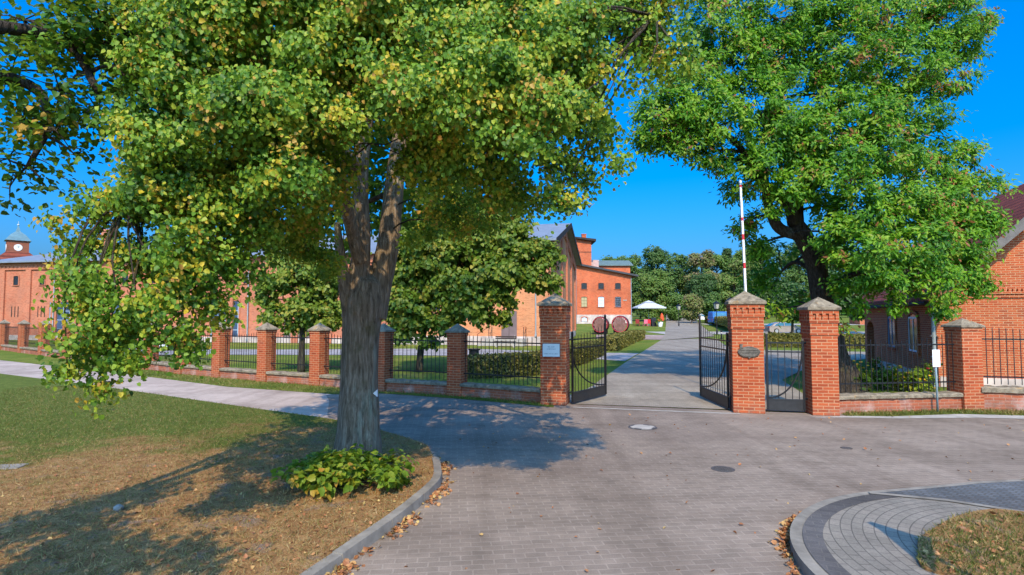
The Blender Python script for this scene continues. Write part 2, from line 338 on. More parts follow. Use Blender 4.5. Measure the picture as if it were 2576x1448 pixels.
L_BLADE = leafmat('grass_blade', [(0.0, (0.08, 0.13, 0.02)), (0.4, (0.18, 0.20, 0.04)), (0.6, (0.34, 0.25, 0.09)), (1.0, (0.48, 0.34, 0.16))], 0.3, (0.3, 0.4, 0.05))
L_FALL = leafmat('fallen_leaf', [(0.0, (0.20, 0.09, 0.04)), (0.4, (0.38, 0.15, 0.06)), (0.7, (0.46, 0.24, 0.10)), (1.0, (0.50, 0.36, 0.13))], 0.1, (0.5, 0.3, 0.1))

# ------------------------------------------------------------------ foliage
LSH = {'lime': [(0, 0, 0), (0.12, 0.40, 0.10), (0.60, 0.40, 0.02), (1, 0.03, -0.22), (0.58, -0.38, 0.08), (0.10, -0.38, 0.14)],
       'ash': [(0, 0, 0), (0.3, 0.17, 0.03), (0.65, 0.16, 0.0), (1, 0, -0.12), (0.65, -0.16, 0.0), (0.3, -0.17, 0.03)],
       'blade': [(0, 0.06, 0), (0.35, 0.05, 0.05), (0.7, 0.03, 0.0), (1, 0, -0.1), (0.7, -0.03, 0.0), (0.0, -0.06, 0.0)]}
def leaf_mesh(name, P, Nn, T, S, hue, mat, shape='lime', parent=None):
    """P points, Nn normals, T tip directions (n,3), S sizes (n,), hue (n,)"""
    n = len(P); T = T - Nn * np.sum(T * Nn, 1, keepdims=True); T /= np.linalg.norm(T, axis=1, keepdims=True) + 1e-9
    B = np.cross(Nn, T); L = np.array(LSH[shape])
    V = (P[:, None, :] + S[:, None, None] * (L[None, :, 0:1] * T[:, None, :] + L[None, :, 1:2] * B[:, None, :] + L[None, :, 2:3] * Nn[:, None, :])).reshape(-1, 3)
    q = np.array([[0, 3, 2, 1], [0, 5, 4, 3]]); F = (np.arange(n)[:, None, None] * 6 + q[None]).reshape(-1)
    me = bpy.data.meshes.new(name); me.vertices.add(n * 6); me.vertices.foreach_set('co', V.astype(np.float32).ravel())
    me.loops.add(n * 8); me.loops.foreach_set('vertex_index', F.astype(np.int32)); me.polygons.add(n * 2)
    me.polygons.foreach_set('loop_start', np.arange(0, n * 8, 4, dtype=np.int32)); me.polygons.foreach_set('loop_total', np.full(n * 2, 4, dtype=np.int32))
    me.update(calc_edges=True)
    a = me.attributes.new('hue', 'FLOAT', 'FACE'); a.data.foreach_set('value', np.repeat(np.clip(hue, 0, 1), 2).astype(np.float32))
    me.materials.append(mat); return link(name, me, parent)
def unit(v): return v / (np.linalg.norm(v, axis=-1, keepdims=True) + 1e-9)
def foliage(rng, blobs, per, sub, size, sig, flat=0.75, shell=0.5, huebase=0.35, huevar=0.22, yel=0.06, brown=0.03, droop=0.35, upn=0.7, face=0.0):
    """blobs: (x,y,z,rx,ry,rz[,weight[,hueshift]]) -> leaf arrays and the centres of the sprays"""
    Ps, Ns, Ts, Ss, Hs, C = [], [], [], [], [], []
    for b in blobs:
        c = np.array(b[:3]); r = np.array(b[3:6]); w = b[6] if len(b) > 6 else 1.0; hsft = b[7] if len(b) > 7 else 0.0
        k = max(1, int(sub * w)); d = unit(rng.normal(size=(k, 3))); rr = (shell + (1.08 - shell) * rng.random((k, 1)) ** 0.6)
        cc = c + d * rr * r; C.append((c, cc))
        for j in range(k):
            m = max(3, int(per * (0.5 + rng.random())))
            o = rng.normal(size=(m, 3)) * sig * (0.7 + 0.6 * rng.random()); o[:, 2] *= flat
            out = d[j] * 0.5 + np.array([0, -face, upn]) + rng.normal(size=(m, 3)) * 0.5
            Ps.append(cc[j] + o); Ns.append(unit(out)); t = rng.normal(size=(m, 3)); t[:, 2] -= droop * 2; t += d[j] * 0.5; Ts.append(unit(t))
            Ss.append(size * (0.65 + 0.7 * rng.random(m)))
            h = huebase + hsft + rng.normal() * huevar * 0.55 + rng.normal(size=m) * huevar * 0.5
            u = rng.random()
            if u < yel: h = 0.84 + rng.normal(size=m) * 0.09
            elif u < yel + brown: h = np.where(rng.random(m) < 0.5, 0.97, h + 0.1)
            Hs.append(h)
    return np.concatenate(Ps), np.concatenate(Ns), np.concatenate(Ts), np.concatenate(Ss), np.concatenate(Hs), C
def lobed(q, blobs, k=6, f=0.37, spread=0.78):
    out = []
    for b in blobs:
        n = max(2, int(k * min(1.0, (b[3] / 0.5)) + 0.5))
        for _ in range(n):
            while True:
                d = [q.uniform(-1, 1) for _ in range(3)]
                if sum(x * x for x in d) < 1: break
            s = f * q.uniform(0.75, 1.3) * (1.25 if n < 4 else 1)
            out.append((b[0] + d[0] * b[3] * spread, b[1] + d[1] * b[4] * spread, b[2] + d[2] * b[5] * spread, b[3] * s, b[4] * s, b[5] * s * 0.8, max(2, b[6] * s * s * 1.7), (b[7] if len(b) > 7 else 0) + q.uniform(-0.12, 0.12)))
    return out
def branch_pts(rnd, a, b, sag=0.1, n=5):
    a = Vector(a); b = Vector(b); L = (b - a).length; pts = []
    o = Vector((rnd.uniform(-1, 1), rnd.uniform(-1, 1), rnd.uniform(0.2, 1))) * L * sag
    for i in range(n + 1):
        t = i / n; pts.append(a.lerp(b, t) + o * (4 * t * (1 - t)) + Vector((rnd.uniform(-1, 1), rnd.uniform(-1, 1), rnd.uniform(-1, 1))) * L * 0.02 * (0 if i in (0, n) else 1))
    return pts
def wood_to(rnd, mb, nodes, C, r0=0.05, twig=0.012, tw_n=10, nd=5):
    """limbs from the nearest skeleton node to each blob centre, twigs on to the sprays"""
    for c, cc in C:
        c = Vector(c); a, ra = min(nodes, key=lambda q: (Vector(q[0]) - c).length * (1.0 if q[0][2] < c.z + 0.3 else 1.6))
        r = min(r0, ra * 0.7); mb.tube(branch_pts(rnd, a, c, 0.12), [r * (1 - 0.7 * i / 5) for i in range(6)], nd)
        for j in range(0, len(cc), max(1, len(cc) // tw_n)):
            mb.tube(branch_pts(rnd, c, Vector(cc[j]), 0.1, 3), [twig, twig * 0.8, twig * 0.6, twig * 0.35], 3, cap=False)

# ------------------------------------------------------------------ the setting
def sheet(name, pts, z, mat, kind='structure'):
    a = sum(pts[i - 1][0] * pts[i][1] - pts[i][0] * pts[i - 1][1] for i in range(len(pts)))
    if a < 0: pts = pts[::-1]
    m = MB(); m.add([(p[0], p[1], z) for p in pts], [tuple(range(len(pts)))]); o = m.build(name, mat); o['kind'] = kind; return o
def smooth(pts, k=6):
    P = [Vector((p[0], p[1])) for p in pts]; out = []
    for i in range(len(P) - 1):
        p0, p1, p2, p3 = P[max(i - 1, 0)], P[i], P[i + 1], P[min(i + 2, len(P) - 1)]
        for j in range(k):
            t = j / k; out.append(tuple(0.5 * ((2 * p1) + (p2 - p0) * t + (2 * p0 - 5 * p1 + 4 * p2 - p3) * t * t + (3 * p1 - p0 - 3 * p2 + p3) * t ** 3)))
    out.append(tuple(P[-1])); return out
def GP(px, py):
    z = 0.0
    for _ in range(40):
        p = G(px, py, z); z = 0.5 * z + 0.5 * prof(p[1])
    return p
m = MB(); ys = [-200, 60, 150, 700]; xs = [-900, -300, 0, 300, 900]
for y in ys:
    for x in xs: m.v.append((x, y, (prof(y) if y <= 150 else 1.8 + 0.012 * (y - 150)) - 0.02))
for i in range(3):
    for j in range(4): a = i * 5 + j; m.f.append((a, a + 1, a + 6, a + 5))
m.build('ground', GRASSY)['kind'] = 'structure'

PIERX = [(8, 881), (57, 888), (109, 895), (170, 903), (222, 909), (290, 919), (378, 930), (459, 941), (554, 950), (669, 960), (802, 970), (963, 984), (1150, 995)]
PIER = [G(*p) for p in PIERX]                                   # the short piers, far to near
GL = (1.20, 15.75); GRT = (5.98, 14.50); P2 = (7.66, 14.12); P3 = (11.72, 14.72)
fence_line = [(-75, 66)] + PIER + [GL, GRT, P2, P3, (19, 12.6), (45, 9)]
sheet('plaza', [(45, -20), (-45, -20), (-45, 8)] + [(p[0], p[1]) for p in fence_line if p[0] > -36] , 0.0, PAVE)
# drive through the gate
Ledge = [(0.9, 15.85), G(1475, 980), G(1519, 950), G(1579, 909), G(1613, 888), GP(1662, 857)]
Redge = [(8.2, 14.1), (9.0, 17.5), (10.2, 21.5), (14.5, 27.5), G(2300, 888), G(2060, 884), G(1850, 880), G(1822, 868), GP(1797, 847)]
sheet('driveway', smooth(Ledge, 4) + Redge[::-1], 0.006, SETTS)
far = [((GP(1662, 857)), GP(1797, 847)), (GP(1673, 841), GP(1776, 829)), (GP(1675, 820), GP(1757, 814)), (GP(1676, 808), GP(1746, 807)), (GP(1677, 803.5), GP(1741, 803.5))]
m = MB()
for i, (a, b) in enumerate(far):
    for p in (a, b): m.v.append((p[0], p[1], prof(p[1]) + 0.03))
    if i: k = 2 * i; m.f.append((k - 2, k - 1, k + 1, k))
m.build('park_drive', SETTS)['kind'] = 'structure'
def strip(name, A, B, mat, dz=0.0):
    m = MB()
    for i, (a, b) in enumerate(zip(A, B)):
        for p in (a, b): m.v.append((p[0], p[1], prof(p[1]) + dz))
        if i: k = 2 * i; m.f.append((k - 2, k - 1, k + 1, k))
    m.build(name, mat)['kind'] = 'structure'
strip('yard_path', [G(200, 888), G(380, 893), G(700, 893), G(1000, 894), G(1200, 896), G(1360, 898), G(1500, 904), G(1572, 909)],
      [G(200, 874), G(380, 878), G(700, 880), G(1000, 878), G(1190, 878), G(1300, 882), G(1500, 888), G(1608, 889)], YARD, 0.002)
strip('cask_path', [GP(1500, 853), GP(1600, 854.5), GP(1662, 855.5)], [GP(1500, 843), GP(1600, 843.5), GP(1672, 843.5)], YARDR, 0.012)
strip('service_road', [(19, 70), (40, 70), (90, 70)], [(18, 77), (40, 77), (90, 77)], CONCL, 0.012)
strip('upper_road', [(36, 104), (60, 103), (140, 100)], [(36, 110), (60, 110), (140, 108)], CONCL, 0.012)
# sandy path along the left fence
plow = [G(-90, 934), G(0, 945), G(250, 977), G(450, 1007), G(640, 1035), G(740, 1049), G(830, 1062)]
ptop = [G(-90, 897), G(0, 907), G(285, 938), G(570, 974), G(838, 993)]
sheet('path', plow + [(-4.5, 13.9), (-5.2, 16.2), (-5.65, 17.3)] + ptop[::-1], 0.005, SAND)
# grass verges at the foot of the fences
fl = [(p[0], p[1] - 0.05) for p in PIER]
sheet('verge', ptop + [G(965, 991), G(1150, 1004), G(1300, 1017), G(1392, 1026)] + [(1.2, 15.8)] + fl[::-1], 0.010, GRASSY)
sheet('kerb_verge', [(8.1, 13.75), (9.2, 13.70), (11.0, 14.02), (13.5, 13.62), (19, 12.2), (19, 13.2), (13.5, 14.4), (11.7, 14.9), (8.1, 14.2)], 0.012, GRASSY)
sheet('edging_band', [(7.0, 13.55), (8.1, 13.52), (9.2, 13.42), (11.0, 13.52), (13.5, 13.15), (19, 11.8), (19, 12.2), (13.5, 13.62), (11.0, 14.02), (9.2, 13.70), (8.1, 13.75)], 0.008, CONCL)
sheet('drain_channel', [(1.6, 15.02), (5.6, 13.98), (5.63, 14.10), (1.63, 15.14)], 0.008, CONCL)
# lawn, raised to the top of its kerb
kout = [G(1091, 1132), G(1104, 1160), G(1112, 1190), G(1109, 1222), G(1069, 1264), G(1000, 1323), G(895, 1400), G(829, 1448), (-1.95, 4.6), (-2.5, 3.2), (-3.3, 1.2), (-4.6, -1.5)]
kout = smooth(kout, 8)
lawn_edge = [G(830, 1062), G(930, 1084), G(1000, 1104), G(1060, 1124)] + kout
LZ = 0.075
def offs(pl, d):
    out = []
    for i, p in enumerate(pl):
        a = Vector(pl[max(i - 1, 0)]); b = Vector(pl[min(i + 1, len(pl) - 1)]); t = (b - a).normalized(); out.append((p[0] + t.y * d, p[1] - t.x * d))
    return out
lawn_poly = plow[:-1] + lawn_edge[:4] + offs(kout, 0.10) + [(-4.6, -6), (-34, -6)]
_a = sum(lawn_poly[i - 1][0] * lawn_poly[i][1] - lawn_poly[i][0] * lawn_poly[i - 1][1] for i in range(len(lawn_poly)))
MB().prism(lawn_poly if _a > 0 else lawn_poly[::-1], 0.001, LZ).build('lawn', LAWN)['kind'] = 'structure'
def in_poly(x, y, poly):
    c = np.zeros(len(x), bool); n = len(poly)
    for i in range(n):
        x1, y1 = poly[i]; x2, y2 = poly[i - 1]
        k = ((y1 > y) != (y2 > y)) & (x < (x2 - x1) * (y - y1) / (y2 - y1 + 1e-12) + x1); c ^= k
    return c
# kerb stones round the lawn
m = MB(); rk = random.Random(3); acc = 0.0; inn = offs(kout, 0.13)
seg = [0]
for i in range(1, len(kout)):
    acc += (Vector(kout[i]) - Vector(kout[i - 1])).length
    if acc > 0.95: seg.append(i); acc = 0
seg.append(len(kout) - 1)
for a, b in zip(seg[:-1], seg[1:]):
    if b - a < 1: continue
    o = kout[a:b + 1]; q = inn[a:b + 1]; h = 0.105 + rk.uniform(-0.008, 0.008); h *= (0.35 if a == 0 else 1)
    def sh(P): 
        P = [Vector(p) for p in P]; P[-1] = P[-1].lerp(P[-2], 0.012 / max(0.02, (P[-1] - P[-2]).length)); return P
    o = sh(o); q = sh(q); n = len(o); vs = []
    for p in o: vs.append((p.x, p.y, 0))
    for p, r in zip(o, q): e = p.lerp(r, 0.12); vs.append((e.x, e.y, h))
    for p in q: vs.append((p.x, p.y, h + 0.004))
    for p in q: vs.append((p.x, p.y, 0))
    fs = []
    for i in range(n - 1):
        for k in range(3): fs.append((k * n + i, k * n + i + 1, (k + 1) * n + i + 1, (k + 1) * n + i))
    fs += [(0, n, 2 * n, 3 * n), (n - 1, 4 * n - 1, 3 * n - 1, 2 * n - 1)]; m.add(vs, fs)
m.build('kerb', CONC)['kind'] = 'structure'
# raised traffic island on the right
IZ = 0.12
iout = [(5.5 + 2.82 * math.cos(R(a)), 5.0 + 2.62 * math.sin(R(a))) for a in range(222, 96, -3)]
iout = smooth([(3.75, 2.4)] + iout[::2] + [(5.9, 7.80), (6.7, 7.98), (8.5, 8.08), (14, 7.7), (20, 7.1)], 3)
ipoly = iout + [(20, 1.5), (5, 1.5)]
_a = sum(ipoly[i - 1][0] * ipoly[i][1] - ipoly[i][0] * ipoly[i - 1][1] for i in range(len(ipoly)))
MB().prism(ipoly if _a > 0 else ipoly[::-1], 0.001, IZ).build('traffic_island', CONC)['kind'] = 'structure'
CC = Vector((5.5, 5.2))
def ring_mat():
    t = NT('concentric_pavers'); v = t.geo(); sp = t.n('SeparateXYZ'); t.l(v, sp.inputs[0])
    dx = t.math('SUBTRACT', sp.outputs[0], CC.x); dy = t.math('SUBTRACT', sp.outputs[1], CC.y)
    r = t.math('SQRT', t.math('ADD', t.math('MULTIPLY', dx, dx), t.math('MULTIPLY', dy, dy))); an = t.math('MULTIPLY', t.math('ARCTAN2', dy, dx), 2.2)
    cb = t.n('CombineXYZ'); t.l(an, cb.inputs[0]); t.l(r, cb.inputs[1])
    k = t.n('TexBrick'); k.inputs['Scale'].default_value = 1; k.inputs['Brick Width'].default_value = 0.2; k.inputs['Row Height'].default_value = 0.105; k.inputs['Mortar Size'].default_value = 0.006
    k.inputs['Color1'].default_value = (0.265, 0.235, 0.20, 1); k.inputs['Color2'].default_value = (0.225, 0.205, 0.175, 1); k.inputs['Mortar'].default_value = (0.13, 0.118, 0.105, 1); t.l(cb.outputs[0], k.inputs['Vector'])
    c = t.mix(k.outputs['Color'], t.ramp(t.noise(v, 2, 6, 0.65), [(0.3, (0.75, 0.75, 0.75)), (0.7, (1.15, 1.15, 1.15))]), 0.9, 'MULTIPLY')
    c = t.mix(c, t.ramp(t.noise(v, 60, 3), [(0.35, (0.8, 0.8, 0.8)), (0.65, (1.2, 1.2, 1.2))]), 0.6, 'MULTIPLY')
    t.bump(t.math('SUBTRACT', 1.0, k.outputs['Fac']), 0.5, 0.01); return t.done(c, 0.9, 0.2)
RING = ring_mat()
sheet('island_paving', offs(iout, 0.16)[2:] + [(20, 1.6), (5.2, 1.6)], IZ + 0.004, RING)
kb_ = [i for i, p in enumerate(iout) if not (p[0] > 4.95 and p[1] > 6)]; i1 = [offs(iout, 0.12)[i] for i in kb_]; i2 = [offs(iout, 0.31)[i] for i in kb_]
m = MB()
for i, (a, b) in enumerate(zip(i1, i2)):
    m.v += [(*a, IZ + 0.008), (*b, IZ + 0.008)]
    if i: m.f.append((2 * i - 2, 2 * i, 2 * i + 1, 2 * i - 1))
m.build('dark_paver_band', ISLE_D)['kind'] = 'structure'
ed = [G(2185, 1240, IZ), G(2380, 1259, IZ), G(2576, 1289, IZ), (8.2, 6.15), (20, 5.2)]
_t = sorted([p for p in offs(iout, 0.11) if p[0] > 4.0 and p[1] > 6.4]); xs_ = np.linspace(ed[0][0] + 0.02, 15.0, 60)
yt_ = np.interp(xs_, [p[0] for p in _t], [p[1] for p in _t]); yb_ = np.interp(xs_, [p[0] for p in ed], [p[1] for p in ed]); m = MB()
for i, (x_, a_, b_) in enumerate(zip(xs_, yt_, yb_)):
    m.v += [(x_, max(a_, b_ + 0.002), IZ + 0.012), (x_, b_, IZ + 0.012)]
    if i: m.f.append((2 * i - 2, 2 * i - 1, 2 * i + 1, 2 * i))
m.build('sett_paving', ISLE_S)['kind'] = 'structure'
m = MB()
for i, (a, b) in enumerate(zip(offs(ed, 0.0), offs(ed, 0.09))):
    m.v += [(*a, IZ + 0.016), (*b, IZ + 0.016)]
    if i: m.f.append((2 * i - 2, 2 * i, 2 * i + 1, 2 * i - 1))
m.build('edging_strip', CONC)['kind'] = 'structure'
gp_ = [(3.9, 4.4), (3.82, 5.0), G(2318, 1430, IZ), G(2310, 1385, IZ), G(2312, 1363, IZ), G(2343, 1340, IZ), G(2407, 1305, IZ), G(2486, 1288, IZ), G(2560, 1292, IZ), (6.6, 6.25), (7.4, 5.6), (7.6, 4.6), (7.0, 3.4), (5.2, 2.8)]
isl_grass = smooth(gp_, 5)
t_ = MB(); t_.prism(isl_grass[::-1], IZ + 0.001, IZ + 0.03); t_.build('grass_bed', LAWN)['kind'] = 'structure'

# ------------------------------------------------------------------ brick piers, low walls, railings
def cap(mb, w, d, z, over, slab, tip):
    mb.box((0, 0, z + slab / 2), (w + 2 * over, d + 2 * over, slab)); mb.pyramid((0, 0), w + 2 * over - 0.01, d + 2 * over - 0.01, z + slab - 0.002, tip)
def pier(loc, rz, w, h, tip, label, group, name='brick_pier', ornate=0, d=None):
    d = d or w
    r = empty(name, (loc[0], loc[1], 0), rz, label, 'brick pier', group)
    if not ornate:
        s = MB(); s.box((0, 0, (h - 0.09) / 2), (w, d, h - 0.09)); s.build('shaft', BR_PIER, r, bevel=0.008)
        s = MB(); s.box((0, 0, h - 0.045), (w + 0.03, d + 0.03, 0.09)); s.build('top_course', BR_PIER, r, bevel=0.005)
    else:
        s = MB(); s.box((0, 0, (h - 0.62) / 2), (w, d, h - 0.62)); s.build('shaft', BR_PIER, r, bevel=0.008)
        s = MB(); s.box((0, 0, h - 0.595), (w + 0.05, d + 0.05, 0.05)); s.box((0, 0, h - 0.445), (w + 0.024, d + 0.024, 0.25)); s.build('neck_band', BR_PIER, r, bevel=0.005)
        s = MB(); s.box((0, 0, h - 0.045), (w + 0.06, d + 0.06, 0.09)); s.box((0, 0, h - 0.28), (w + 0.06, d + 0.06, 0.08)); s.box((0, 0, h - 0.165), (w - 0.03, d - 0.03, 0.15))
        n = ornate; th = 0.045
        for ax in (0, 1):
            L = (w if ax == 0 else d) + 0.06; gap = L / (n * 1.0) * 0.42; tw = (L - n * gap) / (n + 1)
            for sd in (-1, 1):
                for k in range(n + 1):
                    if ax == 1 and k in (0, n): continue
                    p = -L / 2 + tw / 2 + k * (tw + gap); off = sd * (((d if ax == 0 else w) + 0.06) / 2 - th / 2)
                    s.box((p, off, h - 0.165) if ax == 0 else (off, p, h - 0.165), (tw, th, 0.15) if ax == 0 else (th, tw, 0.15))
        s.build('niche_frieze', BR_PIER, r)
    s = MB(); cap(s, w, d, h, 0.075 if ornate else 0.055, 0.075 if ornate else 0.055, tip); s.build('stone_cap', STONE, r, bevel=0.006)
    return r
def wall_and_rail(A, B, wa, wb, wl, rl, name='', zc=0.30, zt=0.40, rails=(0.68, 1.64), ends=1.92, mid=1.74, dz=0.0, rseed=1, thick=0.30):
    A = Vector((A[0], A[1])); B = Vector((B[0], B[1])); u = (B - A).normalized(); A2 = A + u * wa; B2 = B - u * wb; L = (B2 - A2).length; rz = math.atan2(u.y, u.x)
    r = empty('low_wall', (A2.x, A2.y, dz), rz, wl, 'low wall', 'low brick walls carrying the railings')
    s = MB(); s.bb(0, L, -thick / 2, thick / 2, -dz, zc); s.build('wall', BR_PLINTH, r)
    rr = random.Random(rseed); n = max(6, int(L / 0.11)); s = MB(); o = thick / 2 + 0.06
    for i in range(n + 1):
        x = L * i / n; e = rr.uniform(-0.016, 0.016); f_ = rr.uniform(-0.016, 0.016); hh = zt + rr.uniform(-0.014, 0.012)
        s.v += [(x, -o + e, zc + 0.001), (x, -o + e - 0.006, hh - 0.03), (x, -o + 0.04 + e, hh), (x, o - 0.04 + f_, hh + rr.uniform(-0.01, 0.01)), (x, o + f_, hh - 0.03), (x, o + f_, zc + 0.001)]
        if i:
            k = 6 * (i - 1)
            for j in range(6): s.f.append((k + j, k + (j + 1) % 6, k + 6 + (j + 1) % 6, k + 6 + j)[::-1])
    s.f += [(0, 1, 2, 3, 4, 5), tuple(6 * n + j for j in range(6))[::-1]]
    s.build('coping', STONE, r)
    g = empty('iron_railing', (A2.x, A2.y, dz), rz, rl, 'railing', 'black iron railings between the piers')
    for z in rails:
        s = MB(); s.bb(-0.01, L + 0.01, -0.010, 0.010, z - 0.018, z + 0.018); s.build('rail', IRON, g)
    nb = max(3, int(round(L / 0.145))); 
    for i in range(nb):
        x = L * (i + 0.5) / nb; t = 2 * x / L - 1; top = mid + (ends - mid) * abs(t) ** 1.7
        s = MB(); s.box((x, -0.016, (zt + 0.05 + top - 0.05) / 2), (0.016, 0.012, top - 0.1 - zt)); s.pyramid((x, -0.016), 0.016, 0.012, top - 0.05, top); s.build('bar', IRON, g)
    return r, g
ORD = ['first', 'second', 'third', 'fourth', 'fifth', 'sixth', 'seventh', 'eighth', 'ninth', 'tenth', 'eleventh', 'twelfth', 'thirteenth', 'fourteenth']
N = len(PIER)
for i, p in enumerate(PIER):
    a = Vector(PIER[max(0, i - 1)]); b = Vector(PIER[i + 1] if i + 1 < N else GL); dd = b - a; k = N - 1 - i
    if i == N - 1: dd = Vector(p) - a
    extra = {0: 'short brick pier with blue grey cap, first to the left of the plaque pier', 1: 'short brick pier with green stained cap just right of the big tree trunk', 2: 'short brick pier just left of the big trunk, leaf shadow on its side'}.get(k, 'short brick fence pier with stone cap, %s to the left of the tall plaque pier' % ORD[k])
    pier(p, math.atan2(dd.y, dd.x), 0.47, 1.90, 2.19, extra, 'short brick piers of the left fence')
for i in range(N):
    A = PIER[i]; B = PIER[i + 1] if i + 1 < N else GL; k = N - 1 - i
    where = 'between the tall plaque pier and the first short pier to its left' if k == 0 else 'between the %s and %s short piers left of the plaque pier' % (ORD[k - 1], ORD[k])
    wall_and_rail(A, B, 0.235, 0.235 if k else 0.36, 'low brick wall with rough coping ' + where, 'black iron railing ' + where, rseed=i)
d0 = Vector((PIER[0][0] - PIER[1][0], PIER[0][1] - PIER[1][1])).normalized(); far_end = Vector(PIER[0]) + d0 * 3.9
wall_and_rail(tuple(far_end), PIER[0], 0, 0.235, 'low brick wall with coping at the left edge, beyond the last short pier', 'black iron railing at the left edge, beyond the last short pier', rseed=40)
GA = math.atan2(GRT[1] - GL[1], GRT[0] - GL[0])
GPL = pier(GL, GA, 0.70, 2.69, 3.05, 'tall brick gate pier with dark mossy cap carrying the pale plaque', 'tall brick piers of the gateway', 'gate_pier', 5)
GPR = pier(GRT, GA, 0.74, 2.71, 3.06, 'tall brick gate pier with orange lichen on its cap and an oval emblem', 'tall brick piers of the gateway', 'gate_pier', 5)
GP2 = pier(P2, R(-8), 0.62, 2.56, 2.89, 'tall brick pier right of the small gate, four niches and pale lichen cap', 'tall brick piers of the gateway', 'gate_pier', 4)
pier(P3, R(4), 0.54, 2.12, 2.36, 'brick pier with dark stone cap in front of the gabled house', None)
wall_and_rail(P2, P3, 0.31, 0.27, 'low brick wall with mossy coping right of the small gate', 'black iron railing between the small gate and the house pier', zc=0.36, zt=0.46, rails=(0.72, 1.68), ends=2.04, mid=1.80, rseed=50)
wall_and_rail(P3, (19, 12.6), 0.27, 0, 'low brick wall with grey coping at the right edge', 'black iron railing at the right edge in front of the house', zc=0.36, zt=0.50, rails=(0.74, 1.70), ends=2.06, mid=1.86, dz=0.12, rseed=51)

# ------------------------------------------------------------------ gates
def gate(loc, rz, w, label, nb, hin, hout, rails, kick, cat='gate', name='gate_leaf', flip=False, post=0.05, brace=1.53, grp=None):
    """local x runs from the hinge to the free side"""
    r = empty(name, (loc[0], loc[1], 0), rz, label, cat, grp)
    s = MB(); s.box((post / 2, 0, hin / 2 + 0.03), (post, post, hin - 0.06)); s.pyramid((post / 2, 0), post + 0.01, post + 0.01, hin, hin + 0.05); s.build('hinge_post', IRON, r)
    s = MB(); s.box((w - post / 2, 0, hout / 2 + 0.03), (post, post, hout - 0.06)); s.pyramid((w - post / 2, 0), post + 0.016, post + 0.016, hout, hout + 0.06); s.build('lock_post', IRON, r)
    for z in rails: s = MB(); s.bb(post, w - post, -0.012, 0.012, z - 0.018, z + 0.018); s.build('rail', IRON, r)
    s = MB(); s.bb(post, w - post, -0.008, 0.008, 0.05, kick); s.bb(post, w - post, -0.02, 0.02, kick, kick + 0.035); s.bb(post, w - post, -0.02, 0.02, 0.045, 0.075); s.build('kick_panel', IRONG, r)
    for i in range(nb):
        x = post + (w - 2 * post) * (i + 0.5) / nb; t = x / w; top = hin - 0.04 + (hout - hin - 0.12) * t ** 2.0 if hout > hin else hin - 0.05 - 0.12 * math.sin(PI * t)
        s = MB(); s.box((x, -0.018, (kick + 0.03 + top - 0.05) / 2), (0.016, 0.012, top - 0.08 - kick)); s.pyramid((x, -0.018), 0.016, 0.012, top - 0.05, top); s.build('bar', IRON, r)
    pts = []
    for i in range(15):
        a = i / 14 * PI / 2
        pts.append((post + (w - 2 * post) * (1 - math.cos(a)), 0.02, brace - (brace - kick - 0.06) * math.sin(a)))
    s = MB(); s.tube(pts, 0.021, 6); s.build('curved_brace', IRON, r)
    for z in (0.35, rails[-1]): s = MB(); s.tube([(-0.12, 0, z), (post / 2, 0, z)], 0.022, 8); s.build('hinge', IRON, r)
    return r
gate((1.64, 15.52), math.atan2(1.63, 1.16), 2.08, 'black iron gate leaf swung open beside the tall plaque pier', 11, 1.95, 2.42, (1.53, 1.77), 0.30, grp='leaves of the wide iron gate')
gate((5.56, 14.62), R(89), 2.28, 'black iron gate leaf swung open beside the oval emblem pier', 12, 1.95, 2.42, (1.53, 1.77), 0.30, grp='leaves of the wide iron gate')
gate((7.31, 14.19), GA + PI + R(3), 0.90, 'narrow black iron gate closed between two tall brick piers', 5, 1.80, 1.96, (1.51, 1.74), 0.30, name='small_gate', brace=1.62)
gl = bpy.data.objects['small_gate']; 

# plaque, emblem, notices
def on_pier(root, name, label, cat, x, z):
    w = root.location; c, s_ = math.cos(root.rotation_euler.z), math.sin(root.rotation_euler.z); return w, c, s_
def place_local(root, x, y): c, s_ = math.cos(root.rotation_euler.z), math.sin(root.rotation_euler.z); return (root.location.x + x * c - y * s_, root.location.y + x * s_ + y * c)
PALE = plain('pale_enamel', (0.62, 0.68, 0.70), 0.35, 0.06, 3, 0.5); GREYT = plain('grey_lettering', (0.22, 0.30, 0.36), 0.6, 0.1); FRAME = plain('plaque_frame', (0.12, 0.13, 0.15), 0.5, 0.1)
x, y = place_local(GPL, -0.045, -0.352)
r = empty('wall_plaque', (x, y, 1.30), GA, 'pale rectangular plaque with grey lettering on the brick gate pier', 'plaque')
s = MB(); s.bb(-0.245, 0.245, -0.018, -0.002, 0, 0.37); s.build('frame', FRAME, r, bevel=0.003)
s = MB(); s.bb(-0.232, 0.232, -0.024, -0.0175, 0.013, 0.357); s.build('panel', PALE, r)
rr = random.Random(5); s = MB()
def scribble(s, x0, x1, z, h, y, gaps):
    xx = x0
    while xx < x1:
        w = rr.uniform(0.010, 0.018)
        if rr.random() > gaps: s.bb(xx, xx + w * 0.3, y, y + 0.002, z, z + h * rr.choice((0.7, 1, 1))); s.bb(xx + w * 0.3, xx + w * 0.75, y, y + 0.002, z + rr.choice((0, h * 0.4, h * 0.6)), z + rr.choice((h * 0.22, h * 0.65, h * 0.75)))
        xx += w
scribble(s, -0.09, 0.09, 0.262, 0.032, -0.0265, 0.02); scribble(s, -0.135, 0.135, 0.205, 0.030, -0.0265, 0.05); scribble(s, -0.19, 0.19, 0.078, 0.026, -0.0265, 0.14); s.build('lettering', GREYT, r)
EMB = plain('weathered_wood', (0.15, 0.135, 0.115), 0.85, 0.35, 14, 0.2, bump=0.5); EMBD = plain('carved_dark', (0.055, 0.05, 0.042), 0.9, 0.3, 10)
x, y = place_local(GPR, 0.02, -0.372)
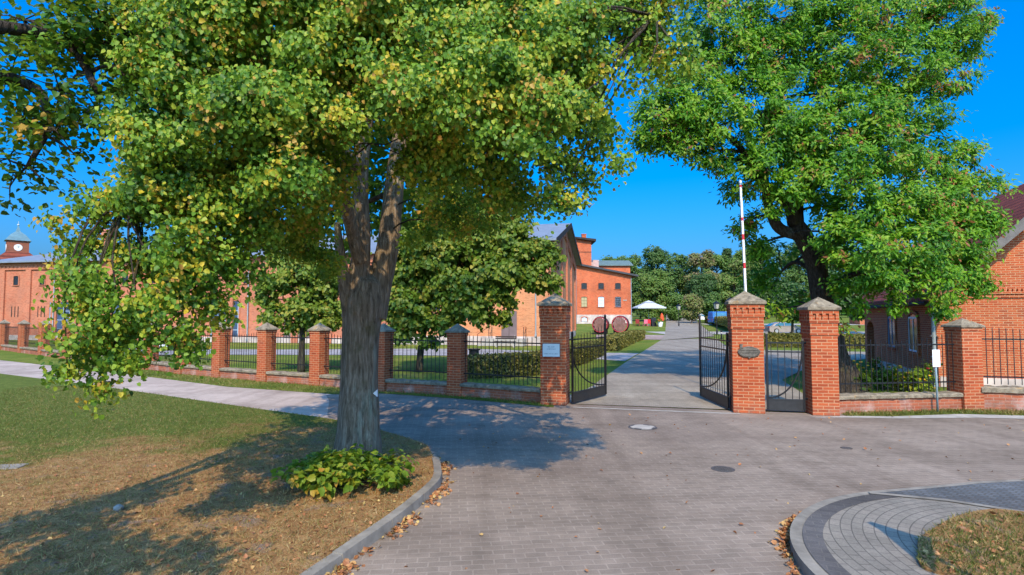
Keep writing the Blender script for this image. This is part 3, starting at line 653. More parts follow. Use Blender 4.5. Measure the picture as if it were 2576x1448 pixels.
r = empty('oval_emblem', (x, y, 1.32), GA, 'weathered oval wooden emblem with a small chimney shape on the brick gate pier', 'emblem')
s = MB(); pts = [(0.262 * math.cos(a) * (1 + 0.02 * math.sin(7 * a)), 0.20 + 0.135 * math.sin(a) * (1 + 0.03 * math.sin(5 * a))) for a in [2 * PI * k / 40 for k in range(40)]]
s.prism_xz(pts, -0.045, -0.002); s.build('board', EMB, r, bevel=0.008)
s = MB(); s.bb(-0.205, -0.15, -0.045, -0.01, 0.27, 0.385); s.bb(-0.212, -0.143, -0.05, -0.008, 0.375, 0.395); s.build('chimney_shape', EMB, r)
s = MB(); s.prism_xz([(-0.03, 0.085), (0.0, 0.035), (0.05, 0.085)], -0.045, -0.012); s.build('point', EMB, r)
s = MB(); scribble(s, -0.2, 0.2, 0.225, 0.03, -0.051, 0.1); scribble(s, -0.17, 0.17, 0.150, 0.022, -0.051, 0.12); s.bb(-0.21, 0.21, -0.05, -0.044, 0.19, 0.2)
pts = [(0.23 * math.cos(a), 0.0) for a in [0]]
for k in range(40):
    a = 2 * PI * k / 40; s.box((0.235 * math.cos(a), -0.047, 0.20 + 0.115 * math.sin(a)), (0.02, 0.006, 0.008))
s.build('carving', EMBD, r)
POSTM = plain('grey_blue_post', (0.22, 0.30, 0.34), 0.5, 0.12, 5); WHITE = plain('white_sheet', (0.80, 0.82, 0.84), 0.5, 0.04, 3)
r = empty('sign_post', (10.62, 14.22, 0), R(-6), 'slim grey post with a small white notice in front of the low wall', 'sign')
s = MB(); s.tube([(0, 0, 0), (-0.01, 0, 1.58)], 0.024, 10); s.build('post', POSTM, r, smooth=True)
s = MB(); s.bb(-0.095, 0.085, -0.036, -0.026, 1.14, 1.57); s.build('notice_board', WHITE, r, bevel=0.004)
rr = random.Random(9)
for zs_ in ((1.50, 1.47, 1.44, 1.41), (1.31, 1.28, 1.25, 1.20)):
    s = MB()
    for z in zs_: scribble(s, -0.07, 0.055, z, 0.012, -0.0385, 0.1)
    s.build('printed_text', GREYT, r)
s = MB(); s.bb(-0.08, 0.07, -0.0385, -0.036, 1.345, 1.350); s.build('dividing_line', GREYT, r)
# road sign outside the frame, its shadow falls on the island
r = empty('warning_sign', (4.0, 3.9, IZ), R(56), 'triangular road sign on a grey post standing on the island', 'road sign')
s = MB(); s.tube([(0, 0.03, 0), (0, 0.03, 2.2)], 0.03, 10); s.build('post', POSTM, r, smooth=True)
s = MB(); s.prism_xz([(-0.475, 1.45), (0.475, 1.45), (0.0, 2.27)], -0.012, 0.0); s.build('plate', plain('red_border', (0.5, 0.03, 0.03), 0.5), r, bevel=0.003)
s = MB(); s.prism_xz([(-0.36, 1.515), (0.36, 1.515), (0.0, 2.135)], -0.016, -0.0118); s.build('field', WHITE, r)
# manhole covers
CI = plain('cast_iron', (0.09, 0.08, 0.075), 0.6, 0.35, 30, 0.4, bump=0.4)
r = empty('manhole_cover', (2.83, 12.37, 0.001), R(10), 'pale concrete manhole cover with dark notches in front of the gate', 'manhole cover')
s = MB(); s.lathe([(0.31, 0), (0.31, 0.006), (0.27, 0.008)], 40); s.build('frame', CI, r)
s = MB(); s.lathe([(0.262, 0), (0.262, 0.012), (0.25, 0.014)], 40); s.build('lid', CONCL, r)
for k in range(4): s = MB(); a = PI / 4 + k * PI / 2; s.box((0.25 * math.cos(a), 0.25 * math.sin(a), 0.011), (0.16, 0.07, 0.01), a + PI / 2); s.build('notch', CI, r)
r = empty('manhole_cover', (3.32, 9.02, 0.001), 0.3, 'dark round iron manhole grate sunk in the middle of the plaza', 'manhole cover')
s = MB(); s.lathe([(0.18, 0), (0.18, 0.005), (0.17, 0.006)], 40); s.build('frame', CI, r)
s = MB(); s.lathe([(0.16, 0), (0.16, 0.004), (0.15, 0.005)], 40)
for i in range(-4, 5):
    for j in range(-4, 5):
        if i * i + j * j < 17: s.box((i * 0.034, j * 0.034, 0.007), (0.022, 0.022, 0.006))
s.build('lid', CI, r)
s = MB(); s.lathe([(0.10, 0), (0.10, 0.005), (0.085, 0.007), (0.03, 0.008)], 24, (6.11, 10.45, 0.001)); tag(s.build('valve_cover', CI), 'small dark iron valve cover in the paving at the right', 'valve cover')
s = MB(); s.box((-7.78, 8.85, LZ + 0.006), (0.40, 0.30, 0.02), 0.2); tag(s.build('stone_slab', CONC, bevel=0.008), 'pale flat stone slab in the lawn at the left edge', 'stone slab')
s = MB(); s.lathe([(0.035, 0), (0.055, 0.02), (0.05, 0.05), (0.02, 0.07)], 9, (*G(297, 1300), LZ - 0.005)); tag(s.build('stone', plain('grey_stone', (0.3, 0.28, 0.26), 0.9, 0.2, 9), smooth=True), 'small grey stone lying on the dry lawn', 'stone')

# ------------------------------------------------------------------ buildings
SLATE = plain('slate_roof', (0.20, 0.235, 0.29), 0.55, 0.15, 1.5, 0.4); SLATED = plain('dark_roof_felt', (0.055, 0.06, 0.07), 0.7, 0.2, 1.5)
TIMBER = plain('dark_timber', (0.035, 0.028, 0.024), 0.8, 0.25, 3); PLASTER = plain('patchy_plinth', (0.50, 0.42, 0.38), 0.9, 0.35, 1.2)
STEELB = plain('blue_grey_frame', (0.26, 0.33, 0.42), 0.5, 0.1, 2); GLASSB = plain('blue_glass', (0.05, 0.085, 0.16), 0.1, 0.4, 0.8, 0.8); GLASSW = plain('pale_blind', (0.62, 0.74, 0.86), 0.4, 0.1, 2)
DOORG = plain('grey_brown_door', (0.17, 0.125, 0.125), 0.7, 0.15, 2); BLINDY = plain('straw_blind', (0.42, 0.36, 0.20), 0.7, 0.1, 2)
def tile_mat():
    t = NT('clay_tiles'); v = t.obj(); k = t.n('TexBrick'); k.inputs['Scale'].default_value = 1; k.inputs['Brick Width'].default_value = 0.22; k.inputs['Row Height'].default_value = 0.24; k.inputs['Mortar Size'].default_value = 0.02
    sp = t.n('SeparateXYZ'); t.l(v, sp.inputs[0]); cb = t.n('CombineXYZ'); t.l(sp.outputs[1], cb.inputs[0]); t.l(t.math('MULTIPLY', sp.outputs[2], 1.4), cb.inputs[1]); t.l(cb.outputs[0], k.inputs['Vector'])
    k.inputs['Color1'].default_value = (0.33, 0.085, 0.05, 1); k.inputs['Color2'].default_value = (0.24, 0.06, 0.04, 1); k.inputs['Mortar'].default_value = (0.07, 0.025, 0.02, 1)
    c = t.mix(k.outputs['Color'], t.ramp(t.noise(v, 2, 5), [(0.3, (0.7, 0.7, 0.7)), (0.7, (1.2, 1.2, 1.2))]), 0.9, 'MULTIPLY'); t.bump(t.math('SUBTRACT', 1.0, k.outputs['Fac']), 0.8, 0.04); return t.done(c, 0.8, 0.2)
TILE = tile_mat()

def window(parent, x, z, w, h, y=0.0, frame=STEELB, pane=GLASSD, arch=0.12, nx=2, nz=3, bricks=None, sill=True, side=None, thick=0.06, bar=0.045, surround=True, fname='window'):
    """window in the wall plane y (front faces -y); side=x0 puts it in a wall whose outside faces -x"""
    def P(mb):
        if side is not None: mb.v = [(side + q[1] - y, -q[0], q[2]) for q in mb.v]
        return mb
    def outline(w, h, a, n=8):
        pts = [(x - w / 2, z), (x + w / 2, z), (x + w / 2, z + h - a)]
        if a > 0: pts += [(x + w / 2 * math.cos(PI * k / n), z + h - a + a * math.sin(PI * k / n)) for k in range(1, n)]
        return pts + [(x - w / 2, z + h - a)]
    f = MB(); f.bb(x - w / 2, x - w / 2 + bar, y - 0.035, y - 0.003, z, z + h - arch); f.bb(x + w / 2 - bar, x + w / 2, y - 0.035, y - 0.003, z, z + h - arch); f.bb(x - w / 2 + bar, x + w / 2 - bar, y - 0.035, y - 0.003, z, z + bar)
    f.bb(x - w / 2, x + w / 2, y - 0.036, y - 0.003, z + h - arch, z + h - arch + bar)
    for i in range(1, nx): xx = x - w / 2 + w * i / nx; f.bb(xx - bar * 0.35, xx + bar * 0.35, y - 0.03, y - 0.004, z + bar, z + h - arch)
    for i in range(1, nz): zz = z + (h - arch) * i / nz; f.bb(x - w / 2 + bar, x + w / 2 - bar, y - 0.028, y - 0.004, zz - bar * 0.35, zz + bar * 0.35)
    fo = P(f).build(fname, frame, parent)
    g = MB(); g.prism_xz(outline(w - 0.01, h - 0.005, arch), y - 0.012, y - 0.002); P(g).build('pane', pane, fo)
    if surround and bricks:
        s = MB(); t = thick
        s.bb(x - w / 2 - 0.12, x - w / 2 - 0.002, y - t, y - 0.001, z - 0.02, z + h - arch); s.bb(x + w / 2 + 0.002, x + w / 2 + 0.12, y - t, y - 0.001, z - 0.02, z + h - arch)
        if arch <= 0: s.bb(x - w / 2 - 0.12, x + w / 2 + 0.12, y - t, y - 0.001, z + h + 0.002, z + h + 0.16); P(s).build('surround', bricks, fo)
        n = 8 if arch > 0 else 0; o = outline(w + 0.24, h + 0.14, arch + 0.02)[2:-1]; i_ = outline(w, h, arch)[2:-1]
        if arch <= 0: o = i_ = []
        else: o = [(x + w / 2 + 0.12, z + h - arch)] + o[1:] + [(x - w / 2 - 0.12, z + h - arch)]; i_ = [(x + w / 2, z + h - arch)] + i_[1:] + [(x - w / 2, z + h - arch)]
        for k in range(len(o) - 1): s.prism_xz([i_[k], o[k], o[k + 1], i_[k + 1]], y - t, y - 0.001)
        if arch > 0: P(s).build('surround', bricks, fo)
    if sill: s = MB(); s.bb(x - w / 2 - 0.14, x + w / 2 + 0.14, y - thick - 0.05, y - 0.001, z - 0.09, z - 0.022); P(s).build('sill', bricks or frame, fo)
    return fo
def pipe(parent, x, y, z0, z1, r=0.055, mat=PIPE):
    s = MB(); s.tube([(x, y, z0), (x, y, z1)], r, 10); 
    for k in range(4): zz = z0 + 0.3 + (z1 - z0 - 0.6) * k / 3; s.box((x, y + r, zz), (r * 2.6, r * 2.4, 0.04))
    s.box((x, y, z0 + 0.1), (r * 2.8, r * 2.8, 0.2)); s.build('downpipe', mat, parent, smooth=False)

# --- mill and hall share one long street front; local x runs to the right, y back
MA = Vector((3.0, 46.5)); MRZ = math.atan2(-0.211, 0.977); ux, uy = math.cos(MRZ), math.sin(MRZ)
def mill_x(px, ddx=0.0):
    r = (px - 1288) / FPX   # where the view line through that column meets the front
    t = (r * MA.y - MA.x) / (ux - r * uy); return t
def front_z(px, py): x = mill_x(px); return CAMH + (797 - py) * (MA.y + uy * x) / FPX * 1.0
D = 21.5
mill = empty('brick_mill', (MA.x, MA.y, 0), MRZ, 'tall brick mill with grey gabled roof behind the two maples', 'mill')
X0 = -14.0; EZ = 8.75; AZ = 11.67
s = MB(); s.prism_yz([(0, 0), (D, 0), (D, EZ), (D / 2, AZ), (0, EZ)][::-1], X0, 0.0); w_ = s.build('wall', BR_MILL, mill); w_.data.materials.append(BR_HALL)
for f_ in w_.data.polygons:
    if f_.normal.x > 0.9: f_.material_index = 1  # darker brick puts the weak grazing light of the gable into its colour
s = MB(); s.bb(X0, 0.05, -0.05, -0.001, 0, 0.75); s.bb(0.001, 0.06, -0.05, D, 0, 0.75); s.build('plinth', PLASTER, mill)
for k in range(6):
    y = 0.35 + k * (D - 0.7) / 5; zt = EZ + (AZ - EZ) * (1 - abs(y - D / 2) / (D / 2)) - 0.35
    s = MB(); s.bb(0.001, 0.16, y - 0.3, y + 0.3, 0.75, zt); s.build('pilaster', BR_HALL, mill)  # pilasters toned down with the same darker brick for the grazing sun
s = MB()
for k in range(5):
    y0 = 0.35 + k * (D - 0.7) / 5 + 0.4; y1 = 0.35 + (k + 1) * (D - 0.7) / 5 - 0.4
    for j in range(6):
        ya = y0 + (y1 - y0) * j / 6; yb = y0 + (y1 - y0) * (j + 1) / 6; ym = (ya + yb) / 2; zt = EZ + (AZ - EZ) * (1 - abs(ym - D / 2) / (D / 2)) - 0.3; s.bb(0.0005, 0.2, ya, yb, zt - 0.75, zt)
s.build('stepped_frieze', BR_HALL, mill)  # frieze in the darker gable brick too, grazing light painted in
for sd in (0, 1):
    s = MB(); a = (-0.6, EZ - 0.13) if sd == 0 else (D + 0.6, EZ - 0.13); b = (D / 2, AZ + 0.03)
    s.prism_yz([a, b, (b[0], b[1] + 0.16), (a[0], a[1] + 0.16)], X0 - 0.02, 0.75); s.build('roof_slope', SLATE, mill)
    s = MB(); s.prism_yz([(a[0], a[1] - 0.26), (b[0], b[1] - 0.26), (b[0], b[1] + 0.19), (a[0], a[1] + 0.19)], 0.752, 0.80); s.build('bargeboard', TIMBER, mill)
s = MB(); s.bb(X0, 0, -0.16, -0.001, EZ - 0.42, EZ - 0.16)
for k in range(28): s.bb(X0 + 0.1 + k * 0.5, X0 + 0.35 + k * 0.5, -0.13, -0.001, EZ - 0.68, EZ - 0.42)
s.build('cornice', BR_MILL, mill)
pipe(mill, -1.05, -0.09, 0.75, EZ - 0.2)
for px in (1172, 1100): window(mill, mill_x(px), 2.9, 0.6, 0.75, 0, TIMBER, GLASSD, 0.08, 2, 2, BR_MILL)
for px in (1120, 1200, 1290, 1345): window(mill, mill_x(px), 5.6, 0.8, 1.2, 0, TIMBER, GLASSD, 0.12, 2, 3, BR_MILL)
window(mill, mill_x(1060), 4.0, 0.8, 1.2, 0, TIMBER, GLASSD, 0.12, 2, 3, BR_MILL)
xd = mill_x(1281); s = MB(); s.bb(xd - 0.66, xd + 0.66, -0.07, -0.052, 0.62, 2.85); dr = s.build('door', DOORG, mill); s = MB(); s.bb(xd - 0.012, xd + 0.012, -0.08, -0.07, 0.64, 2.8); s.bb(xd + 0.05, xd + 0.08, -0.12, -0.07, 1.6, 1.75); s.build('handle', IRON, dr)
st = empty('entrance_steps', (MA.x + ux * xd, MA.y + uy * xd, 0), MRZ, 'concrete landing and steps with thin iron handrails at the mill door', 'steps')
s = MB(); s.bb(-1.5, 1.5, -1.25, -0.06, 0, 0.60); s.build('landing', CONCL, st, bevel=0.01)
s = MB()
for k in range(3): s.bb(-2.4 + k * 0.3, -1.5, -1.2, -0.1, 0.2 * k, 0.2 * (k + 1))
s.build('step_flight', CONCL, st)
for a in (-1.45, 1.45):
    s = MB(); s.tube([(a, -1.2, 0.6), (a, -1.2, 1.55), (a, -0.15, 1.55), (a, -0.15, 0.6)], 0.022, 6); s.tube([(a, -1.2, 1.05), (a, -0.15, 1.05)], 0.016, 6)
    if a < 0: s.tube([(a, -1.2, 1.55), (-2.4, -1.2, 0.95), (-2.4, -1.2, 0.05)], 0.022, 6)
    s.build('handrail', IRON, st)
lx = mill_x(1318); LAMPM = plain('milk_glass', (0.8, 0.78, 0.7), 0.3, 0.03)
b = empty('garden_bench', (MA.x + ux * (xd - 0.3), MA.y + uy * (xd - 0.3) - 2.7, 0), MRZ, 'low park bench with dark slats and pale legs before the mill steps', 'bench')
for k, (y, z) in enumerate(((-0.2, 0.45), (-0.05, 0.45), (0.1, 0.45))): s = MB(); s.box((0, y, z), (1.7, 0.11, 0.04)); s.build('seat_slat', TIMBER, b)
for z in (0.66, 0.80): s = MB(); s.box((0, 0.22, z), (1.7, 0.035, 0.10)); s.build('back_slat', TIMBER, b)
for xx in (-0.7, 0.7): s = MB(); s.box((xx, -0.05, 0.21), (0.10, 0.42, 0.42)); s.box((xx, 0.24, 0.45), (0.08, 0.05, 0.86)); s.build('leg', CONCL, b)

hall = empty('brick_hall', (MA.x, MA.y, 0), MRZ, 'long low brick hall with dark slate roof at the left, bays of small arched windows', 'hall')
HX0 = -59.3; HX1 = X0 - 0.001; HE = 7.96; HA = 11.2; HD = 21.0
s = MB(); s.bb(HX0, HX1, 0.10, HD, 0, HE); s.build('wall', BR_HALL, hall)
bay = 3.4; bays = [-57.3 + bay * k for k in range(13)]
s = MB(); s.bb(HX0 - 0.1, HX1, -0.06, 0.099, HE - 0.75, HE); s.bb(HX0 - 0.14, HX1, -0.14, 0.098, HE - 0.32, HE - 0.18)
for k in range(88): s.bb(HX0 + 0.2 + k * 0.51, HX0 + 0.42 + k * 0.51, -0.12, 0.098, HE - 0.52, HE - 0.32)
s.build('cornice', BR_HALL, hall)
for x in bays: s = MB(); s.bb(x - 0.34, x + 0.34, -0.055, 0.098, 0, HE - 0.752); s.build('pilaster', BR_HALL, hall)
s = MB(); s.bb(HX0, HX1, 0.0, 0.097, 0, 0.5); s.build('plinth', PLASTER, hall)
for k, x in enumerate(bays[:-1]):
    xm = x + bay / 2
    if k == 0 or k == 1 or k == 3 or k == 5:
        window(hall, xm, 5.65, 0.62, 0.95, 0.1, TIMBER, GLASSD, 0.1, 1, 1, BR_HALL)
        for j in (-1, 0, 1): s = MB(); s.bb(xm - 0.045 + j * 0.42, xm + 0.045 + j * 0.42, 0.075, 0.0985, 2.35, 3.45); s.build('vent_slit', TIMBER, hall)
    else:
        window(hall, xm, 5.5, 0.7, 1.0, 0.1, TIMBER, GLASSD, 0.1, 2, 2, BR_HALL)
xg = mill_x(565)
window(hall, xg, 0.25, 3.0, 3.6, 0.1, STEELB, GLASSB, 0.0, 4, 4, BR_HALL, False, bar=0.13, fname='glazed_door')
window(hall, mill_x(150) , 0.25, 2.6, 3.6, 0.1, STEELB, GLASSB, 0.0, 3, 4, BR_HALL, False, bar=0.12, fname='glazed_door')
window(hall, mill_x(300) , 0.25, 2.6, 3.6, 0.1, STEELB, GLASSB, 0.0, 3, 4, BR_HALL, False, bar=0.12, fname='glazed_door')
window(hall, mill_x(662), 2.0, 0.7, 1.6, 0.1, STEELB, GLASSD, 0.1, 2, 3, BR_HALL)
for px, w in ((735, 0.85), (783, 0.5)):
    xx = mill_x(px); s = MB(); s.bb(xx - w, xx + w, 0.07, 0.0985, 0.4, 2.7); dr = s.build('door', DOORG, hall); s = MB(); s.bb(xx + w * 0.6, xx + w * 0.66, 0.03, 0.07, 1.4, 1.55); s.build('handle', IRON, dr)
pipe(hall, mill_x(624), -0.02, 0.1, HE - 0.3); pipe(hall, mill_x(138), -0.13, 0.1, HE - 0.3)
hm = 6.0; rx0 = HX0 - 0.6; s = MB()
ym = 0.1 + (HD - 0.1) / 2
vs = [(rx0, -0.6, HE - 0.05), (HX1, -0.6, HE - 0.05), (HX1, HD + 0.6, HE - 0.05), (rx0, HD + 0.6, HE - 0.05), (rx0 + 9.5, ym, HA), (HX1, ym, HA)]
vs2 = [(v[0], v[1], v[2] + 0.14) for v in vs]
s.add(vs + vs2, [(0, 1, 5, 4), (3, 4, 5, 2), (0, 4, 3), (6, 10, 11, 7), (9, 8, 11, 10), (6, 9, 10), (0, 6, 7, 1), (3, 2, 8, 9), (0, 3, 9, 6), (1, 7, 11, 5), (2, 5, 11, 8)])
s.build('roof', SLATE, hall)
xx = -51.2; s = MB(); s.bb(xx - 0.6, xx + 0.6, 6.0, 7.0, 9.2, 12.0); s.bb(xx - 0.7, xx + 0.7, 5.9, 7.1, 12.0, 12.2); s.build('chimney', BR_HALL, hall)
# --- clock tower behind the hall
cx, cy = W(43, 640, 86).x, 86
ct = empty('clock_tower', (cx, cy, 0), R(45), 'small brick clock tower with flared copper roof and two white dials', 'tower')
COPPER = plain('pale_copper_roof', (0.13, 0.24, 0.29), 0.6, 0.2, 1.2, 0.3); BRT = brick('tower_brick', (0.33, 0.10, 0.06, 1), (0.26, 0.08, 0.05, 1), (0.3, 0.16, 0.1, 1), stain=0.2)
zt = W(43, 608, 86).z; tw = 2.55
s = MB(); s.box((0, 0, zt / 2), (tw, tw, zt)); s.build('shaft', BRT, ct)
s = MB(); s.pyramid((0, 0), tw + 0.5, tw + 0.5, zt, zt + 0.25, 0.88); s.pyramid((0, 0), (tw + 0.5) * 0.88, (tw + 0.5) * 0.88, zt + 0.251, zt + 0.95, 0.66); s.pyramid((0, 0), (tw + 0.5) * 0.58, (tw + 0.5) * 0.58, zt + 0.951, zt + 1.5, 0.32); s.pyramid((0, 0), 0.56, 0.56, zt + 1.501, zt + 2.5, 0.12); s.build('roof', COPPER, ct)
s = MB(); s.tube([(0, 0, zt + 2.45), (0, 0, zt + 3.1)], 0.03, 6); s.lathe([(0.02, 0), (0.14, 0.06), (0.16, 0.14), (0.14, 0.22), (0.02, 0.28)], 12, (0, 0, zt + 2.42)); s.build('finial', plain('pale_finial', (0.5, 0.55, 0.55), 0.4), ct)
for ax in (0, 1):
    f = lambda px, o, z: (px, -tw / 2 - o, z) if ax == 0 else (-tw / 2 - o, px, z)
    s = MB(); n = 24; zc = zt - 1.05
    s.v = [f(0.5 * math.cos(2 * PI * k / n), 0.05, zc + 0.5 * math.sin(2 * PI * k / n)) for k in range(n)] + [f(0.5 * math.cos(2 * PI * k / n), 0.001, zc + 0.5 * math.sin(2 * PI * k / n)) for k in range(n)]
    s.f = [tuple(range(n))] + [(k, (k + 1) % n, (k + 1) % n + n, k + n) for k in range(n)]; dl = s.build('dial', WHITE, ct)
    s = MB()
    for (dx, dz) in ((0.2, 0.2), (-0.03, 0.36)):
        s.v += [f(-0.03 * dz * 3, 0.06, zc + 0.03), f(0.03 * dz * 3, 0.06, zc - 0.03), f(dx + 0.01, 0.06, zc + dz), f(dx - 0.01, 0.06, zc + dz)]; b0 = len(s.v) - 4; s.f.append((b0, b0 + 1, b0 + 2, b0 + 3))
    s.build('hand', IRON, dl)
s = MB(); s.pyramid((0, 0), 7.5, 7.5, zt - 4.2, zt - 1.75, 0.36); s.build('skirt_roof', TILE, ct)

# --- red granary, its tower and the house behind it
gy = 110; gz = prof(gy)
gr = empty('granary', (12.40, gy, gz), 0, 'orange red granary with three rows of windows and a sloping roofline', 'granary')
gx = lambda px, Y=gy: (px - 1288) / FPX * Y - 12.40
gzf = lambda py, Y=gy: CAMH + (797 - py) * Y / FPX - gz
W1 = gx(1589)
s = MB(); s.prism_xz([(-1.0, 0), (W1, 0), (W1, gzf(694)), (-1.0, gzf(663))], 0, 12); s.build('wall', BR_GRAN, gr)
s = MB(); s.bb(-1.0, W1 + 0.03, -0.04, -0.001, 0, 1.75); s.build('plinth', PLASTER, gr)
s = MB(); s.prism_xz([(-1.2, gzf(664)), (W1 + 1.2, gzf(697)), (W1 + 1.2, gzf(697) + 0.35), (-1.2, gzf(664) + 0.35)], -0.8, 12.4); s.build('roof', SLATED, gr)
for k, px in enumerate((1469.5, 1512.2, 1554.6)):
    xx = gx(px); window(gr, xx, gzf(728), 1.1, 1.2, 0, TIMBER, GLASSD, 0.12, 3, 3, BR_GRAN, thick=0.1)
    window(gr, xx, gzf(773), 1.15, 2.0, 0, STEELB if k else TIMBER, (BLINDY, GLASSW, GLASSD)[k], 0.14, 3 if k == 2 else 2, 5 if k == 2 else 3, BR_GRAN, thick=0.1)
    if k != 1: window(gr, xx, gzf(809), 1.1, 0.8, -0.05, STEELB, GLASSW, 0.25, 1, 1, BR_GRAN, sill=False, thick=0.1)
pipe(gr, W1 - 0.1, -0.12, 0, gzf(700), 0.07); pipe(gr, 0.1, -0.12, 0, gzf(668), 0.07)
s = MB(); s.box((gx(1572), -0.06, gzf(756)), (0.7, 0.08, 0.18)); s.build('nameplate', CONCL, gr)
ty = 117; tz = prof(ty); tx = lambda px: (px - 1288) / FPX * ty
tower = empty('granary_tower', (tx(1440), ty, tz), 0, 'square orange brick tower with flat sloping roof and chimney above the granary', 'tower')
tw2 = tx(1484.5) - tx(1436); zf2 = lambda py: CAMH + (797 - py) * ty / FPX - tz
s = MB(); s.prism_xz([(-0.3, 0), (tw2, 0), (tw2, zf2(607)), (-0.3, zf2(599))], 0, 5); s.build('wall', BR_GRAN, tower)
s = MB(); s.prism_xz([(-0.9, zf2(598)), (tw2 + 0.9, zf2(608)), (tw2 + 0.9, zf2(608) + 0.5), (-0.9, zf2(598) + 0.3)], -0.8, 5.6); s.build('roof', TIMBER, tower)
s = MB(); s.bb(tw2 * 0.55, tw2 * 0.55 + 0.9, 1.2, 2.1, zf2(604), zf2(588)); s.bb(tw2 * 0.55 - 0.08, tw2 * 0.55 + 0.98, 1.12, 2.18, zf2(588), zf2(586)); s.build('chimney', BR_GRAN, tower)
s = MB(); s.bb(-0.3, tw2 + 0.02, -0.04, -0.001, zf2(635), zf2(635) + 0.12); s.build('string_course', TIMBER, tower)
by = 122; bz = prof(by); bx = lambda px: (px - 1288) / FPX * by; zf3 = lambda py: CAMH + (797 - py) * by / FPX - bz
bk = empty('rear_building', (bx(1488), by, bz), 0, 'low brick building with grey green roof peeping over the granary', 'building')
s = MB(); s.bb(0, bx(1586) - bx(1488), 0, 8, 0, zf3(667)); s.build('wall', BR_GRAN, bk)
s = MB(); e = zf3(667); L = bx(1593) - bx(1488); s.prism_yz([(-0.5, e), (4, zf3(651)), (8.5, e), (8.5, e - 0.2), (-0.5, e - 0.2)][::-1], -1.0, L); s.build('roof', plain('green_grey_roof', (0.13, 0.19, 0.185), 0.6, 0.15, 1), bk)
s = MB(); s.bb(-1.2, 1.4, -1.4, -0.6, zf3(690), zf3(656)); s.build('parapet_block', plain('pinkish_render', (0.55, 0.38, 0.36), 0.8, 0.15, 1.5), bk)

# --- gabled house at the right, local x along the gable to the right, y back
HC = (14.62, 19.5); HRZ = math.atan2(-0.35, 0.937)
hs_ = empty('gabled_house', (HC[0], HC[1], 0), HRZ, 'gabled brick house with red tiled roof at the right edge', 'house')
GW, HDp, EZ2, AZ2 = 8.8, 8.2, 3.25, 7.45
s = MB(); s.prism_xz([(0, 0), (GW, 0), (GW, EZ2), (GW / 2, AZ2), (0, EZ2)], 0, HDp); s.build('wall', BR_HOUSE, hs_)
s = MB(); s.bb(-0.05, GW, -0.05, -0.001, EZ2 - 0.22, EZ2 - 0.14); s.bb(-0.07, GW, -0.09, -0.0008, EZ2 - 0.10, EZ2 - 0.02)
for k in range(70): s.bb(0.02 + k * 0.125, 0.08 + k * 0.125, -0.055, -0.0006, EZ2 - 0.14, EZ2 - 0.10)
for k in range(70): s.bb(0.02 + k * 0.125, 0.09 + k * 0.125, -0.085, -0.0007, EZ2 - 0.02, EZ2 + 0.07)
s.build('dentil_course', BR_HOUSE, hs_)
sl_ = (AZ2 - EZ2) / (GW / 2)
for sd in (0, 1):
    f = (lambda x: x) if sd == 0 else (lambda x: GW - x)
    a = (-0.42, EZ2 - 0.42 * sl_ + 0.02); b_ = (GW / 2, AZ2 + 0.02); q = [(f(a[0]), a[1]), (f(b_[0]), b_[1]), (f(b_[0]), b_[1] + 0.2), (f(a[0]), a[1] + 0.2)]
    if sd: q = q[::-1]
    s = MB(); s.prism_xz(q, -0.9, HDp + (2.6 if sd == 0 else 0.6)); s.build('roof_slope', TILE, hs_)
    q2 = [(f(a[0]), a[1] - 0.16), (f(b_[0]), b_[1] - 0.16), (f(b_[0]), b_[1] + 0.22), (f(a[0]), a[1] + 0.22)]; q2 = q2[::-1] if sd else q2
    s = MB(); s.prism_xz(q2, -0.95, -0.902); s.build('bargeboard', plain('weathered_board', (0.16, 0.15, 0.145), 0.8, 0.2, 4), hs_)
    for t in (0.15, 0.55): xx = f(a[0] + (b_[0] - a[0]) * t); zz = a[1] + (b_[1] - a[1]) * t - 0.09; s = MB(); s.bb(xx - 0.08, xx + 0.08, -0.9, 0.0, zz - 0.2, zz - 0.02); s.build('purlin_end', plain('ochre_timber', (0.45, 0.17, 0.06), 0.7, 0.2, 5), hs_)
s = MB(); s.bb(GW / 2 - 2.2, GW / 2 - 1.55, HDp - 2.6, HDp - 1.9, EZ2, AZ2 + 1.0); s.bb(GW / 2 - 2.28, GW / 2 - 1.47, HDp - 2.68, HDp - 1.82, AZ2 + 0.55, AZ2 + 0.65); s.bb(GW / 2 - 2.3, GW / 2 - 1.45, HDp - 2.7, HDp - 1.8, AZ2 + 1.0, AZ2 + 1.12); s.build('chimney', BR_HOUSE, hs_)
s = MB(); s.prism_xz([(3.3 + 0.55 * math.cos(a), 2.45 + 0.18 * math.sin(a)) for a in [PI * k / 10 for k in range(11)]], -0.06, -0.001); s.build('blind_arch', BR_HOUSE, hs_)
window(hs_, -2.45, 1.05, 1.15, 1.45, 0, WHITE, GLASSD, 0.18, 2, 1, BR_HOUSE, side=0.0, bar=0.07)
window(hs_, -5.4, 1.1, 1.15, 1.40, 0, STEELB, GLASSB, 0.18, 2, 1, BR_HOUSE, side=0.0, bar=0.07)
pipe(hs_, -0.10, -0.06, 0.0, EZ2 - 0.5, 0.06); 
s = MB(); s.tube([(-0.44, -0.6, EZ2 - 0.40), (-0.44, HDp + 2.5, EZ2 - 0.43)], 0.06, 8); s.build('gutter', TIMBER, hs_)
s = MB(); s.bb(0.06, GW, -0.03, -0.0005, 0, 0.35); s.bb(-0.03, -0.0005, 0.0, HDp, 0, 0.35); s.build('plinth', PLASTER, hs_)
